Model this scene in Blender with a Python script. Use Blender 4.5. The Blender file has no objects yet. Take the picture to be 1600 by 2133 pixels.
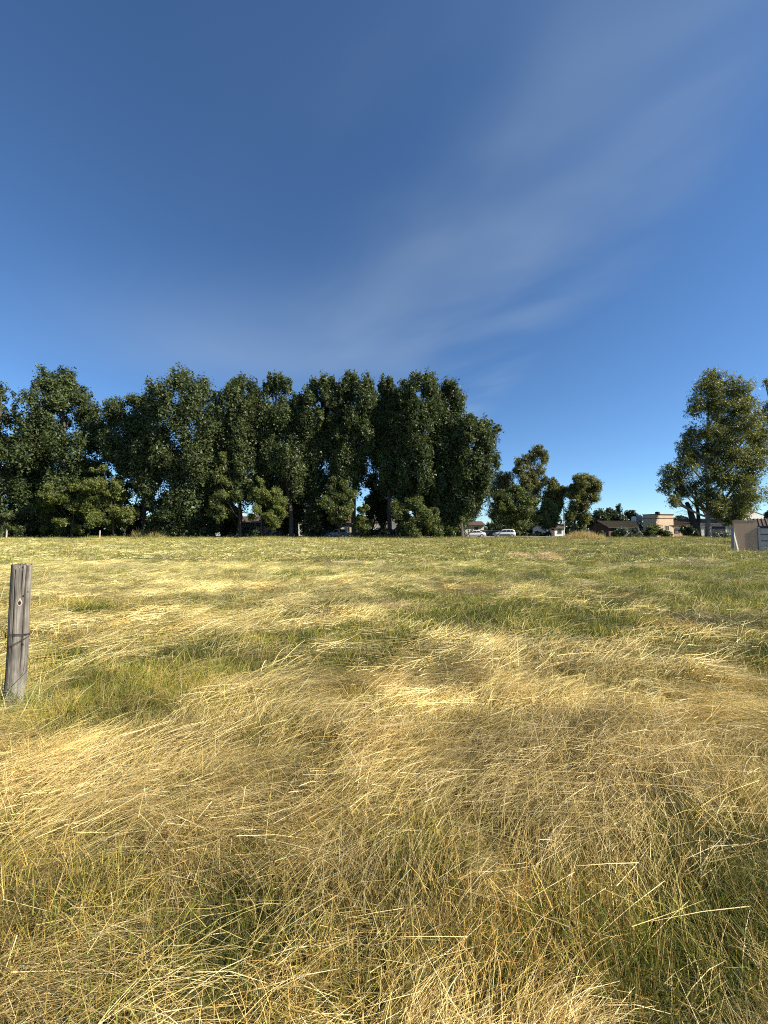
import bpy, math, random
import numpy as np
from mathutils import Vector, Matrix

R = math.radians
scene = bpy.context.scene
COL = scene.collection

# ------------------------------------------------------------------ camera
F_PX, CAM_H, HOR, CX, CY = 820.0, 1.65, 1102.0, 800.0, 1066.5
PITCH = math.atan((HOR - CY) / F_PX)
cam_d = bpy.data.cameras.new('camera')
cam_d.sensor_fit = 'HORIZONTAL'
cam_d.sensor_width = 36.0
cam_d.lens = F_PX / 1600.0 * 36.0
cam_d.clip_start = 0.05
cam_d.clip_end = 5000
cam = bpy.data.objects.new('camera', cam_d)
cam.location = (0, 0, CAM_H)
cam.rotation_euler = (R(90) + PITCH, 0, 0)
COL.objects.link(cam)
scene.camera = cam

# ------------------------------------------------------------------ sun + sky
SUN_AZ, SUN_EL = R(107), R(34)          # clockwise from the view direction (+Y), elevation
sd = Vector((math.sin(SUN_AZ) * math.cos(SUN_EL), math.cos(SUN_AZ) * math.cos(SUN_EL), math.sin(SUN_EL)))
sun_d = bpy.data.lights.new('sun', 'SUN')
sun_d.energy = 5.0
sun_d.angle = R(0.53)
sun_d.color = (1.0, 0.935, 0.81)
sun = bpy.data.objects.new('sun', sun_d)
sun.rotation_euler = sd.to_track_quat('Z', 'Y').to_euler()
sun.location = (30, 0, 40)
COL.objects.link(sun)

world = bpy.data.worlds.new('World')
scene.world = world
world.use_nodes = True
wn, wl = world.node_tree.nodes, world.node_tree.links
wn.clear()
w_out = wn.new('ShaderNodeOutputWorld')
w_bg = wn.new('ShaderNodeBackground')
w_bg.inputs['Strength'].default_value = 0.056
sky = wn.new('ShaderNodeTexSky')
sky.sky_type = 'NISHITA'
sky.sun_disc = False
sky.sun_elevation = SUN_EL
sky.sun_rotation = SUN_AZ
sky.altitude = 1500
sky.air_density = 1.0
sky.dust_density = 0.0
sky.ozone_density = 4.0


def wmath(op, a, b=None, c=None, clamp=False):
    n = wn.new('ShaderNodeMath')
    n.operation = op
    n.use_clamp = clamp
    for i, v in enumerate((a, b, c)):
        if v is None:
            continue
        if isinstance(v, (int, float)):
            n.inputs[i].default_value = v
        else:
            wl.new(v, n.inputs[i])
    return n.outputs[0]


def wrange(v, a, b, c=0.0, d=1.0):
    n = wn.new('ShaderNodeMapRange')
    n.interpolation_type = 'SMOOTHSTEP'
    wl.new(v, n.inputs[0])
    for i, x in enumerate((a, b, c, d)):
        n.inputs[i + 1].default_value = x
    return n.outputs[0]


# a thin veil of high cloud: a flat layer seen in perspective (direction.xy / direction.z)
w_tc = wn.new('ShaderNodeTexCoord')
w_sep = wn.new('ShaderNodeSeparateXYZ')
wl.new(w_tc.outputs['Generated'], w_sep.inputs[0])
zc = wmath('MAXIMUM', w_sep.outputs[2], 0.02)
lx = wmath('DIVIDE', w_sep.outputs[0], zc)
ly = wmath('DIVIDE', w_sep.outputs[1], zc)
along = wmath('SUBTRACT', lx, ly)
across = wmath('ADD', lx, ly)
w_cmb = wn.new('ShaderNodeCombineXYZ')
wl.new(wmath('MULTIPLY', along, 0.55), w_cmb.inputs[0])
wl.new(wmath('MULTIPLY', across, 1.15), w_cmb.inputs[1])
w_noi = wn.new('ShaderNodeTexNoise')
w_noi.inputs['Scale'].default_value = 1.35
w_noi.inputs['Detail'].default_value = 3.5
w_noi.inputs['Roughness'].default_value = 0.42
w_noi.inputs['Distortion'].default_value = 0.3
wl.new(w_cmb.outputs[0], w_noi.inputs['Vector'])
w_cmb2 = wn.new('ShaderNodeCombineXYZ')
wl.new(lx, w_cmb2.inputs[0])
wl.new(ly, w_cmb2.inputs[1])
w_noi2 = wn.new('ShaderNodeTexNoise')
w_noi2.inputs['Scale'].default_value = 1.1
w_noi2.inputs['Detail'].default_value = 3.0
wl.new(w_cmb2.outputs[0], w_noi2.inputs['Vector'])
wob = wmath('MULTIPLY', wmath('SUBTRACT', w_noi2.outputs[0], 0.5), 0.55)
lxw = wmath('ADD', lx, wob)
edge = wrange(lxw, 0.66, 1.0, 1.0, 0.0)
left = wrange(wmath('ADD', lxw, wmath('MULTIPLY', ly, 0.35)), -0.25, 0.7)
streak = wrange(w_noi.outputs[0], 0.36, 0.70)
band = wrange(wmath('ABSOLUTE', wmath('SUBTRACT', wmath('ADD', across, wob), 1.66)), 0.0, 0.75, 1.0, 0.0)
body = wmath('MULTIPLY', wmath('ADD', wmath('MULTIPLY', streak, 0.55), wmath('MULTIPLY', band, 0.30)), wmath('MULTIPLY', edge, left))
pd = wmath('SQRT', wmath('ADD', wmath('POWER', wmath('MULTIPLY', wmath('ADD', lx, 0.75), 0.6), 2.0), wmath('POWER', wmath('SUBTRACT', ly, 2.15), 2.0)))
puff = wmath('MULTIPLY', wrange(pd, 0.0, 0.9, 0.75, 0.0), wmath('ADD', w_noi2.outputs[0], 0.3))
body = wmath('MULTIPLY', body, wrange(lx, -0.2, 0.75, 0.62, 1.15))
veil = wmath('MULTIPLY', wmath('ADD', body, puff), 0.27, clamp=True)
w_mix = wn.new('ShaderNodeMix')
w_mix.data_type = 'RGBA'
wl.new(veil, w_mix.inputs['Factor'])
w_gain = wn.new('ShaderNodeMix')
w_gain.data_type = 'RGBA'
w_gain.blend_type = 'MULTIPLY'
w_gain.inputs['Factor'].default_value = 1.0
w_gain.inputs['B'].default_value = (0.93, 1.18, 1.35, 1)
wl.new(sky.outputs[0], w_gain.inputs['A'])
wl.new(w_gain.outputs['Result'], w_mix.inputs['A'])
w_mix.inputs['B'].default_value = (4.5, 5.5, 6.4, 1)
wl.new(w_mix.outputs['Result'], w_bg.inputs['Color'])
wl.new(w_bg.outputs[0], w_out.inputs['Surface'])

scene.view_settings.view_transform = 'Standard'
scene.view_settings.look = 'None'
scene.view_settings.gamma = 1.0
scene.view_settings.exposure = 1.1
scene.view_settings.use_curve_mapping = False
scene.render.engine = 'CYCLES'
scene.cycles.max_bounces = 6
scene.cycles.diffuse_bounces = 3
scene.cycles.glossy_bounces = 2
scene.cycles.transmission_bounces = 4
scene.cycles.transparent_max_bounces = 4
scene.cycles.use_denoising = False
scene.cycles.sample_clamp_indirect = 6.0
scene.cycles.filter_width = 1.05


# ------------------------------------------------------------------ helpers
def W(px, py, d):
    """photo pixel + forward distance -> world point"""
    u, v = (px - CX) / F_PX, (CY - py) / F_PX
    yy = math.cos(PITCH) - v * math.sin(PITCH)
    zz = v * math.cos(PITCH) + math.sin(PITCH)
    s = d / yy
    return np.array((u * s, d, CAM_H + zz * s))


def G(px, py):
    """photo pixel -> ground point (z = 0)"""
    u, v = (px - CX) / F_PX, (CY - py) / F_PX
    yy = math.cos(PITCH) - v * math.sin(PITCH)
    zz = v * math.cos(PITCH) + math.sin(PITCH)
    t = -CAM_H / zz
    return np.array((u * t, yy * t))


def ppm(d):
    return F_PX / d


def tag(o, label=None, cat=None, group=None, kind=None):
    if label:
        o['label'] = label
    if cat:
        o['category'] = cat
    if group:
        o['group'] = group
    if kind:
        o['kind'] = kind
    return o


def empty(name, loc, rz=0.0):
    o = bpy.data.objects.new(name, None)
    o.empty_display_size = 0.3
    o.location = loc
    o.rotation_euler = (0, 0, rz)
    COL.objects.link(o)
    return o


def link(name, me, mat=None, parent=None, loc=None):
    o = bpy.data.objects.new(name, me)
    if mat is not None:
        me.materials.clear()
        me.materials.append(mat)
    if parent is not None:
        o.parent = parent
    if loc is not None:
        o.location = loc
    COL.objects.link(o)
    return o


def np_mesh(name, verts, faces, attrs=None, smooth=False):
    """verts (n,3); faces: (m,k) int array or list of such arrays"""
    if isinstance(faces, np.ndarray):
        faces = [faces]
    me = bpy.data.meshes.new(name)
    me.vertices.add(len(verts))
    me.vertices.foreach_set('co', np.ascontiguousarray(verts, dtype=np.float32).ravel())
    nl = sum(f.size for f in faces)
    npol = sum(len(f) for f in faces)
    me.loops.add(nl)
    me.polygons.add(npol)
    me.loops.foreach_set('vertex_index', np.concatenate([f.ravel() for f in faces]).astype(np.int32))
    tot = np.concatenate([np.full(len(f), f.shape[1]) for f in faces]).astype(np.int32)
    start = np.concatenate(([0], np.cumsum(tot)[:-1])).astype(np.int32)
    me.polygons.foreach_set('loop_start', start)
    try:
        me.polygons.foreach_set('loop_total', tot)
    except Exception:
        pass
    me.polygons.foreach_set('use_smooth', np.full(npol, smooth))
    if attrs:
        for k, (typ, dat) in attrs.items():
            a = me.attributes.new(k, typ, 'POINT')
            key = {'FLOAT': 'value', 'INT': 'value', 'FLOAT_VECTOR': 'vector', 'FLOAT_COLOR': 'color'}[typ]
            a.data.foreach_set(key, np.ascontiguousarray(dat).ravel())
    me.update(calc_edges=True)
    me.validate()
    return me


class MB:
    """collects boxes, prisms and tubes into one mesh"""

    def __init__(self):
        self.v, self.f, self.n = [], [], 0

    def add(self, v, f):
        v = np.asarray(v, float)
        self.v.append(v)
        for q in f:
            self.f.append(tuple(int(i) + self.n for i in q))
        self.n += len(v)
        return self

    def box(self, x0, x1, y0, y1, z0, z1):
        v = [(x, y, z) for z in (z0, z1) for y in (y0, y1) for x in (x0, x1)]
        return self.add(v, [(0, 2, 3, 1), (4, 5, 7, 6), (0, 1, 5, 4), (2, 6, 7, 3), (0, 4, 6, 2), (1, 3, 7, 5)])

    def prism(self, prof, y0, y1):
        """prof: list of (x,z) counter-clockwise seen from -y"""
        n = len(prof)
        v = [(x, y0, z) for x, z in prof] + [(x, y1, z) for x, z in prof]
        f = [tuple(range(n)), tuple(range(2 * n - 1, n - 1, -1))]
        f += [(i, i + n, (i + 1) % n + n, (i + 1) % n) for i in range(n)]
        return self.add(v, f)

    def prism_x(self, prof, x0, x1):
        """prof: list of (y,z)"""
        n = len(prof)
        v = [(x0, y, z) for y, z in prof] + [(x1, y, z) for y, z in prof]
        f = [tuple(range(n - 1, -1, -1)), tuple(range(n, 2 * n))]
        f += [(i, (i + 1) % n, (i + 1) % n + n, i + n) for i in range(n)]
        return self.add(v, f)

    def tube(self, pts, rad, sides=6, cap=True):
        v, f = tube_np(np.asarray(pts, float), np.asarray(rad, float), sides)
        fl = [tuple(q) for q in f]
        if cap:
            m = len(v)
            fl.append(tuple(range(sides - 1, -1, -1)))
            fl.append(tuple(range(m - sides, m)))
        return self.add(v, fl)

    def loft(self, rings, cap=True):
        k = len(rings[0])
        v = np.concatenate([np.asarray(r, float) for r in rings])
        f = []
        for i in range(len(rings) - 1):
            for j in range(k):
                a, b = i * k + j, i * k + (j + 1) % k
                f.append((a, b, b + k, a + k))
        if cap:
            f.append(tuple(range(k - 1, -1, -1)))
            f.append(tuple(range(len(v) - k, len(v))))
        return self.add(v, f)

    def mesh(self, name, smooth=False):
        me = bpy.data.meshes.new(name)
        me.from_pydata(np.concatenate(self.v).tolist(), [], self.f)
        if smooth:
            me.polygons.foreach_set('use_smooth', np.ones(len(me.polygons), bool))
        me.validate()
        me.update()
        return me

    def build(self, name, mat, parent=None, smooth=False, loc=None):
        return link(name, self.mesh(name, smooth), mat, parent, loc)


def tube_np(pts, rad, sides=6):
    n = len(pts)
    t = np.gradient(pts, axis=0)
    t /= np.linalg.norm(t, axis=1, keepdims=True) + 1e-9
    ref = np.where(np.abs(t[:, 2:3]) > 0.9, np.array([[1.0, 0, 0]]), np.array([[0, 0, 1.0]]))
    # keep one reference along the tube
    ref = np.repeat(ref[:1], n, axis=0)
    a = np.cross(t, ref)
    a /= np.linalg.norm(a, axis=1, keepdims=True) + 1e-9
    b = np.cross(t, a)
    ang = np.linspace(0, 2 * np.pi, sides, endpoint=False)
    ring = a[:, None, :] * np.cos(ang)[None, :, None] + b[:, None, :] * np.sin(ang)[None, :, None]
    v = pts[:, None, :] + ring * rad[:, None, None]
    v = v.reshape(-1, 3)
    i = np.arange(n - 1)[:, None] * sides
    j = np.arange(sides)[None, :]
    j2 = (j + 1) % sides
    f = np.stack([i + j, i + sides + j, i + sides + j2, i + j2], axis=-1).reshape(-1, 4)
    return v, f


def hash2(ix, iy, seed):
    h = (ix.astype(np.int64) * 374761393 + iy.astype(np.int64) * 668265263 + seed * 1442695041) & 0x7fffffff
    h = ((h ^ (h >> 13)) * 1274126177) & 0x7fffffff
    h = h ^ (h >> 16)
    return (h & 0xffff) / 65535.0


def vnoise(x, y, seed=0):
    x = np.asarray(x, float)
    y = np.asarray(y, float)
    ix, iy = np.floor(x), np.floor(y)
    fx, fy = x - ix, y - iy
    fx = fx * fx * (3 - 2 * fx)
    fy = fy * fy * (3 - 2 * fy)
    a, b = hash2(ix, iy, seed), hash2(ix + 1, iy, seed)
    c, d = hash2(ix, iy + 1, seed), hash2(ix + 1, iy + 1, seed)
    return (a * (1 - fx) + b * fx) * (1 - fy) + (c * (1 - fx) + d * fx) * fy


def fbm(x, y, seed=0, oct=3):
    s, a, t = 0.0, 1.0, 0.0
    for k in range(oct):
        s = s + a * vnoise(x * 2 ** k, y * 2 ** k, seed + k * 17)
        t += a
        a *= 0.5
    return s / t


# ------------------------------------------------------------------ materials
def new_mat(name):
    m = bpy.data.materials.new(name)
    m.use_nodes = True
    m.node_tree.nodes.clear()
    return m, m.node_tree.nodes, m.node_tree.links


def plain(name, col, rough=0.8, var=0.15, scale=3.0, bump=0.0, metal=0.0, spec=0.3, stretch=None, col2=None):
    """procedural paint / plaster / wood: two noise layers over a base colour"""
    m, n, l = new_mat(name)
    out = n.new('ShaderNodeOutputMaterial')
    b = n.new('ShaderNodeBsdfPrincipled')
    tc = n.new('ShaderNodeTexCoord')
    mp = n.new('ShaderNodeMapping')
    if stretch:
        mp.inputs['Scale'].default_value = stretch
    l.new(tc.outputs['Object'], mp.inputs[0])
    no = n.new('ShaderNodeTexNoise')
    no.inputs['Scale'].default_value = scale
    no.inputs['Detail'].default_value = 6
    no.inputs['Roughness'].default_value = 0.65
    l.new(mp.outputs[0], no.inputs['Vector'])
    mx = n.new('ShaderNodeMix')
    mx.data_type = 'RGBA'
    mr = n.new('ShaderNodeMapRange')
    mr.inputs[1].default_value = 0.3
    mr.inputs[2].default_value = 0.7
    l.new(no.outputs[0], mr.inputs[0])
    l.new(mr.outputs[0], mx.inputs['Factor'])
    c2 = col2 or tuple(c * (1 - 2 * var) for c in col)
    mx.inputs['A'].default_value = (*c2, 1)
    mx.inputs['B'].default_value = (*tuple(min(c * (1 + var), 0.95) for c in col), 1)
    l.new(mx.outputs['Result'], b.inputs['Base Color'])
    b.inputs['Roughness'].default_value = rough
    b.inputs['Metallic'].default_value = metal
    b.inputs['Specular IOR Level'].default_value = spec
    if bump:
        bp = n.new('ShaderNodeBump')
        bp.inputs['Strength'].default_value = bump
        bp.inputs['Distance'].default_value = 0.02
        l.new(no.outputs[0], bp.inputs['Height'])
        l.new(bp.outputs[0], b.inputs['Normal'])
    l.new(b.outputs[0], out.inputs[0])
    return m


def leaf_mat(name, dark, light, transl=0.28, rough=0.45, spec=0.35):
    m, n, l = new_mat(name)
    out = n.new('ShaderNodeOutputMaterial')
    at = n.new('ShaderNodeAttribute')
    at.attribute_name = 'tint'
    mx = n.new('ShaderNodeMix')
    mx.data_type = 'RGBA'
    l.new(at.outputs['Fac'], mx.inputs['Factor'])
    mx.inputs['A'].default_value = (*dark, 1)
    mx.inputs['B'].default_value = (*light, 1)
    b = n.new('ShaderNodeBsdfPrincipled')
    b.inputs['Roughness'].default_value = rough
    b.inputs['Specular IOR Level'].default_value = spec
    l.new(mx.outputs['Result'], b.inputs['Base Color'])
    t = n.new('ShaderNodeBsdfTranslucent')
    mt = n.new('ShaderNodeMix')
    mt.data_type = 'RGBA'
    mt.blend_type = 'MULTIPLY'
    mt.inputs['Factor'].default_value = 1.0
    mt.inputs['B'].default_value = (1.25, 1.3, 0.6, 1)
    l.new(mx.outputs['Result'], mt.inputs['A'])
    l.new(mt.outputs['Result'], t.inputs['Color'])
    s = n.new('ShaderNodeMixShader')
    s.inputs[0].default_value = transl
    l.new(b.outputs[0], s.inputs[1])
    l.new(t.outputs[0], s.inputs[2])
    l.new(s.outputs[0], out.inputs[0])
    return m


def grass_mat(name, instanced):
    m, n, l = new_mat(name)
    out = n.new('ShaderNodeOutputMaterial')
    at = n.new('ShaderNodeAttribute')
    at.attribute_name = 'col'
    src = at.outputs['Color']
    if instanced:
        ti = n.new('ShaderNodeAttribute')
        ti.attribute_type = 'INSTANCER'
        ti.attribute_name = 'tint'
        mx = n.new('ShaderNodeMix')
        mx.data_type = 'RGBA'
        mx.blend_type = 'MULTIPLY'
        mx.inputs['Factor'].default_value = 1.0
        l.new(src, mx.inputs['A'])
        l.new(ti.outputs['Color'], mx.inputs['B'])
        src = mx.outputs['Result']
    b = n.new('ShaderNodeBsdfPrincipled')
    b.inputs['Roughness'].default_value = 0.55
    b.inputs['Specular IOR Level'].default_value = 0.16
    l.new(src, b.inputs['Base Color'])
    t = n.new('ShaderNodeBsdfTranslucent')
    l.new(src, t.inputs['Color'])
    s = n.new('ShaderNodeMixShader')
    s.inputs[0].default_value = 0.2
    l.new(b.outputs[0], s.inputs[1])
    l.new(t.outputs[0], s.inputs[2])
    l.new(s.outputs[0], out.inputs[0])
    return m


M = {}
M['poplar'] = leaf_mat('poplar_leaf', (0.040, 0.055, 0.020), (0.125, 0.150, 0.055), 0.27, 0.48, 0.3)
M['broad'] = leaf_mat('broad_leaf', (0.034, 0.049, 0.016), (0.110, 0.136, 0.045), 0.24, 0.48, 0.3)
M['feather'] = leaf_mat('feathery_leaf', (0.085, 0.105, 0.024), (0.195, 0.215, 0.052), 0.33)
M['shrub'] = leaf_mat('shrub_leaf', (0.060, 0.078, 0.020), (0.160, 0.180, 0.050), 0.3)
M['euc'] = leaf_mat('eucalyptus_leaf', (0.068, 0.078, 0.024), (0.265, 0.258, 0.080), 0.30, 0.5, 0.3)
M['eucdark'] = leaf_mat('eucalyptus_leaf_dark', (0.078, 0.088, 0.030), (0.26, 0.245, 0.090), 0.30, 0.5, 0.3)
M['bronze'] = leaf_mat('bronze_leaf', (0.12, 0.11, 0.038), (0.31, 0.26, 0.09), 0.3)
M['silver'] = leaf_mat('silver_leaf', (0.10, 0.11, 0.085), (0.25, 0.26, 0.21), 0.2)
M['fir'] = leaf_mat('dark_leaf', (0.026, 0.040, 0.018), (0.070, 0.090, 0.036), 0.2)
M['bark'] = plain('bark', (0.105, 0.085, 0.065), 0.9, 0.3, 5.0, 0.6, stretch=(3, 3, 0.5))
M['palebark'] = plain('pale_bark', (0.50, 0.44, 0.36), 0.8, 0.2, 2.2, 0.3, stretch=(2, 2, 0.5), col2=(0.22, 0.18, 0.14))
M['eucbark'] = plain('eucalyptus_bark', (0.30, 0.255, 0.20), 0.85, 0.25, 1.2, 0.3, stretch=(1, 1, 0.3), col2=(0.09, 0.075, 0.06))
M['darkbark'] = plain('dark_bark', (0.05, 0.042, 0.036), 0.9, 0.3, 4.0, 0.6, stretch=(3, 3, 0.5))
M['grass'] = grass_mat('grass_blades', True)
M['grass1'] = grass_mat('grass_blades_single', False)
M['white'] = plain('white_render', (0.74, 0.71, 0.65), 0.9, 0.05, 1.2)
M['cream'] = plain('cream_render', (0.66, 0.58, 0.47), 0.9, 0.07, 1.0)
M['tan'] = plain('tan_render', (0.50, 0.32, 0.20), 0.9, 0.05, 1.4, 0.1)
M['peach'] = plain('peach_render', (0.60, 0.44, 0.30), 0.9, 0.07, 0.8)
M['greywall'] = plain('grey_render', (0.30, 0.29, 0.28), 0.9, 0.1, 0.8)
M['brick'] = plain('red_brick', (0.15, 0.075, 0.05), 0.9, 0.2, 6.0)
M['rooftile'] = plain('roof_tile', (0.10, 0.062, 0.045), 0.85, 0.25, 3.0, 0.4)
M['mossroof'] = plain('mossy_roof', (0.075, 0.047, 0.032), 0.9, 0.2, 2.0, 0.4, col2=(0.035, 0.042, 0.018))
M['concrete'] = plain('concrete', (0.27, 0.275, 0.27), 0.9, 0.14, 4.0, 0.25)
M['dark'] = plain('dark_paint', (0.025, 0.025, 0.028), 0.7, 0.2, 2.0)
M['glass'] = plain('window_glass', (0.03, 0.035, 0.04), 0.08, 0.1, 1.0, spec=0.6)
M['frame'] = plain('window_frame', (0.40, 0.36, 0.32), 0.6, 0.1, 2.0)
M['brownwood'] = plain('brown_wood', (0.10, 0.055, 0.035), 0.7, 0.2, 4.0)
M['carwhite'] = plain('silver_white_car_paint', (0.44, 0.44, 0.43), 0.25, 0.03, 2.0, spec=0.6)
M['carblue'] = plain('dark_car_paint', (0.03, 0.034, 0.045), 0.2, 0.1, 2.0, spec=0.6)
M['cargrey'] = plain('grey_car_paint', (0.30, 0.31, 0.32), 0.25, 0.05, 2.0, spec=0.6)
M['cladding'] = plain('plastic_cladding', (0.06, 0.06, 0.062), 0.6, 0.1, 2.0)
M['rubber'] = plain('rubber', (0.02, 0.02, 0.02), 0.85, 0.1, 3.0)
M['rim'] = plain('wheel_rim', (0.55, 0.55, 0.56), 0.35, 0.05, 3.0, metal=0.6)
M['lens'] = plain('lamp_lens', (0.70, 0.70, 0.68), 0.2, 0.04, 3.0)
M['redlens'] = plain('red_lens', (0.35, 0.02, 0.02), 0.25, 0.05, 3.0)
M['steel'] = plain('galvanised_steel', (0.33, 0.32, 0.30), 0.5, 0.1, 3.0, metal=0.3)
M['rust'] = plain('rusty_wire', (0.075, 0.055, 0.045), 0.75, 0.3, 40.0, metal=0.3)
M['road'] = plain('dusty_road', (0.24, 0.205, 0.16), 0.95, 0.15, 0.5, 0.2)
M['pave'] = plain('pavement', (0.34, 0.32, 0.29), 0.95, 0.1, 0.8)


def ground_material():
    m, n, l = new_mat('meadow_soil')
    out = n.new('ShaderNodeOutputMaterial')
    b = n.new('ShaderNodeBsdfPrincipled')
    b.inputs['Roughness'].default_value = 0.95
    b.inputs['Specular IOR Level'].default_value = 0.1
    tc = n.new('ShaderNodeTexCoord')

    def noise(sc, det, mapscale):
        mp = n.new('ShaderNodeMapping')
        mp.inputs['Scale'].default_value = mapscale
        l.new(tc.outputs['Object'], mp.inputs[0])
        no = n.new('ShaderNodeTexNoise')
        no.inputs['Scale'].default_value = sc
        no.inputs['Detail'].default_value = det
        no.inputs['Roughness'].default_value = 0.68
        l.new(mp.outputs[0], no.inputs['Vector'])
        return no.outputs[0]

    def ramp(v, stops):
        r = n.new('ShaderNodeValToRGB')
        e = r.color_ramp.elements
        while len(e) < len(stops):
            e.new(0.5)
        for k, (p, c) in enumerate(stops):
            e[k].position = p
            e[k].color = (*c, 1)
        l.new(v, r.inputs[0])
        return r.outputs[0]

    at = n.new('ShaderNodeAttribute')
    at.attribute_name = 'straw'
    n1 = noise(1.2, 8, (0.5, 1.3, 1))
    mm = n.new('ShaderNodeMath')
    mm.operation = 'MULTIPLY_ADD'
    l.new(n1, mm.inputs[0])
    mm.inputs[1].default_value = 1.1
    mm.inputs[2].default_value = -0.55
    ma = n.new('ShaderNodeMath')
    ma.operation = 'ADD'
    l.new(mm.outputs[0], ma.inputs[0])
    l.new(at.outputs['Fac'], ma.inputs[1])
    base = ramp(ma.outputs[0], [(0.15, (0.050, 0.058, 0.014)), (0.45, (0.105, 0.092, 0.028)), (0.75, (0.21, 0.165, 0.06))])
    n2 = noise(9.0, 6, (0.6, 1.0, 1))
    sh = ramp(n2, [(0.3, (0.45, 0.45, 0.45)), (0.62, (1.1, 1.1, 1.1))])
    mx = n.new('ShaderNodeMix')
    mx.data_type = 'RGBA'
    mx.blend_type = 'MULTIPLY'
    mx.inputs['Factor'].default_value = 1.0
    l.new(base, mx.inputs['A'])
    l.new(sh, mx.inputs['B'])
    l.new(mx.outputs['Result'], b.inputs['Base Color'])
    bp = n.new('ShaderNodeBump')
    bp.inputs['Strength'].default_value = 0.8
    bp.inputs['Distance'].default_value = 0.06
    l.new(n2, bp.inputs['Height'])
    l.new(bp.outputs[0], b.inputs['Normal'])
    l.new(b.outputs[0], out.inputs[0])
    return m


M['ground'] = ground_material()

# ------------------------------------------------------------------ the meadow: where the straw lies
STRAW = [(110, 1690, 230, 75, 1.0), (420, 1690, 300, 55, .8), (680, 1690, 260, 60, 1.0), (850, 1555, 300, 45, .9),
         (1120, 1490, 380, 50, 1.0), (1330, 1470, 250, 45, .8), (1250, 1590, 260, 40, .9), (1480, 1530, 160, 60, .7),
         (1250, 1345, 320, 15, .9), (900, 1360, 220, 15, .8), (380, 1800, 330, 50, .6), (150, 2085, 220, 35, .9),
         (1130, 1860, 170, 35, .8), (860, 1910, 170, 28, .5), (720, 1300, 190, 10, .9), (200, 1295, 140, 9, .9),
         (430, 1325, 260, 10, .7), (1500, 1320, 130, 16, .8), (700, 1225, 210, 9, .7), (920, 1220, 130, 11, .8),
         (600, 1435, 260, 17, .5), (300, 1160, 400, 5, .4), (640, 1180, 300, 5, .4), (1130, 1165, 90, 6, .5),
         (1040, 1400, 160, 14, .6), (80, 1770, 160, 40, .5), (520, 1260, 240, 6, .5)]
GREEN = [(200, 1460, 230, 65, .9), (60, 1385, 90, 40, .8), (370, 1420, 130, 45, .7), (560, 1287, 70, 9, .9),
         (640, 1200, 50, 4, .8), (350, 1640, 65, 25, .9), (30, 1830, 60, 50, .9), (230, 1890, 110, 55, .8),
         (850, 1800, 120, 45, 1.0), (680, 1635, 50, 18, .8), (60, 1920, 110, 60, .6), (1450, 1810, 130, 120, .8),
         (1300, 1900, 210, 60, .8), (1500, 2010, 140, 110, .8), (520, 1850, 90, 40, .5), (1060, 1290, 260, 28, .6),
         (1300, 1270, 270, 35, .6), (1300, 1190, 420, 36, .7), (1550, 1370, 70, 12, .9), (950, 2060, 240, 60, .6),
         (1450, 1150, 220, 14, .6), (1150, 1135, 300, 8, .6), (120, 1490, 120, 40, .6), (1000, 1400, 60, 8, .4)]


def blobs(x, y, lst):
    s = np.zeros_like(x)
    for px, py, rx, ry, wgt in lst:
        gx, gy = G(px, py)
        g2 = G(px, py - ry)
        g3 = G(px, py + ry)
        r1 = rx / ppm(gy)
        r2 = max(0.5 * (g2[1] - g3[1]), 0.05)
        e = ((x - gx) / r1) ** 2 + ((y - gy) / r2) ** 2
        s = s + wgt * np.exp(-1.1 * e)
    return s


def flow(x, y):
    """direction the mown straw lies in (radians)"""
    near = np.clip(1.2 - y / 9.0, 0, 1)
    return R(8) + near * R(18) + (fbm(x * 0.55 + 3, y * 0.55, 5, 2) - 0.5) * 2.4 + (fbm(x * 2.2 + 3, y * 2.2, 7, 2) - 0.5) * 2.6


def straw_field(x, y):
    a = R(14)
    xr, yr = x * math.cos(a) + y * math.sin(a), -x * math.sin(a) + y * math.cos(a)
    s = 0.46 + (fbm(xr * 0.28, yr * 0.75, 11, 4) - 0.5) * 1.2 + (fbm(xr * 1.5, yr * 2.6, 23, 3) - 0.5) * 1.3
    s = 0.46 + (s - 0.46) * (1 + 0.7 * np.clip(y / 12 - 0.4, 0, 1))
    s = s + 0.5 * blobs(x, y, STRAW) - 0.5 * blobs(x, y, GREEN)
    side = np.clip(x / (0.6 * y + 1.5), -1, 1)
    s = s - 0.16 * side * np.clip(y / 12.0, 0, 1)
    s = s - 0.35 * np.clip((y - 38) / 28.0, 0, 1)
    s = s + 0.16 * np.clip(1.5 - y / 3.0, 0, 1)
    return np.clip(s, 0, 1)


def gh(x, y):
    """ground height"""
    x = np.asarray(x, float)
    y = np.asarray(y, float)
    fade = np.clip((66 - y) / 8.0, 0, 1)
    h = (fbm(x * 1.1, y * 1.1, 41, 3) - 0.5) * 0.24 + (fbm(x * 0.16, y * 0.16, 43, 2) - 0.5) * 0.25
    near = np.clip((y - 0.2) / 4.0, 0.6, 1)
    px_, py_ = G(30, 1478)
    return h * fade * near * (1 - np.exp(-((x - px_) ** 2 + (y - py_) ** 2) / 0.5))


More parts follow.
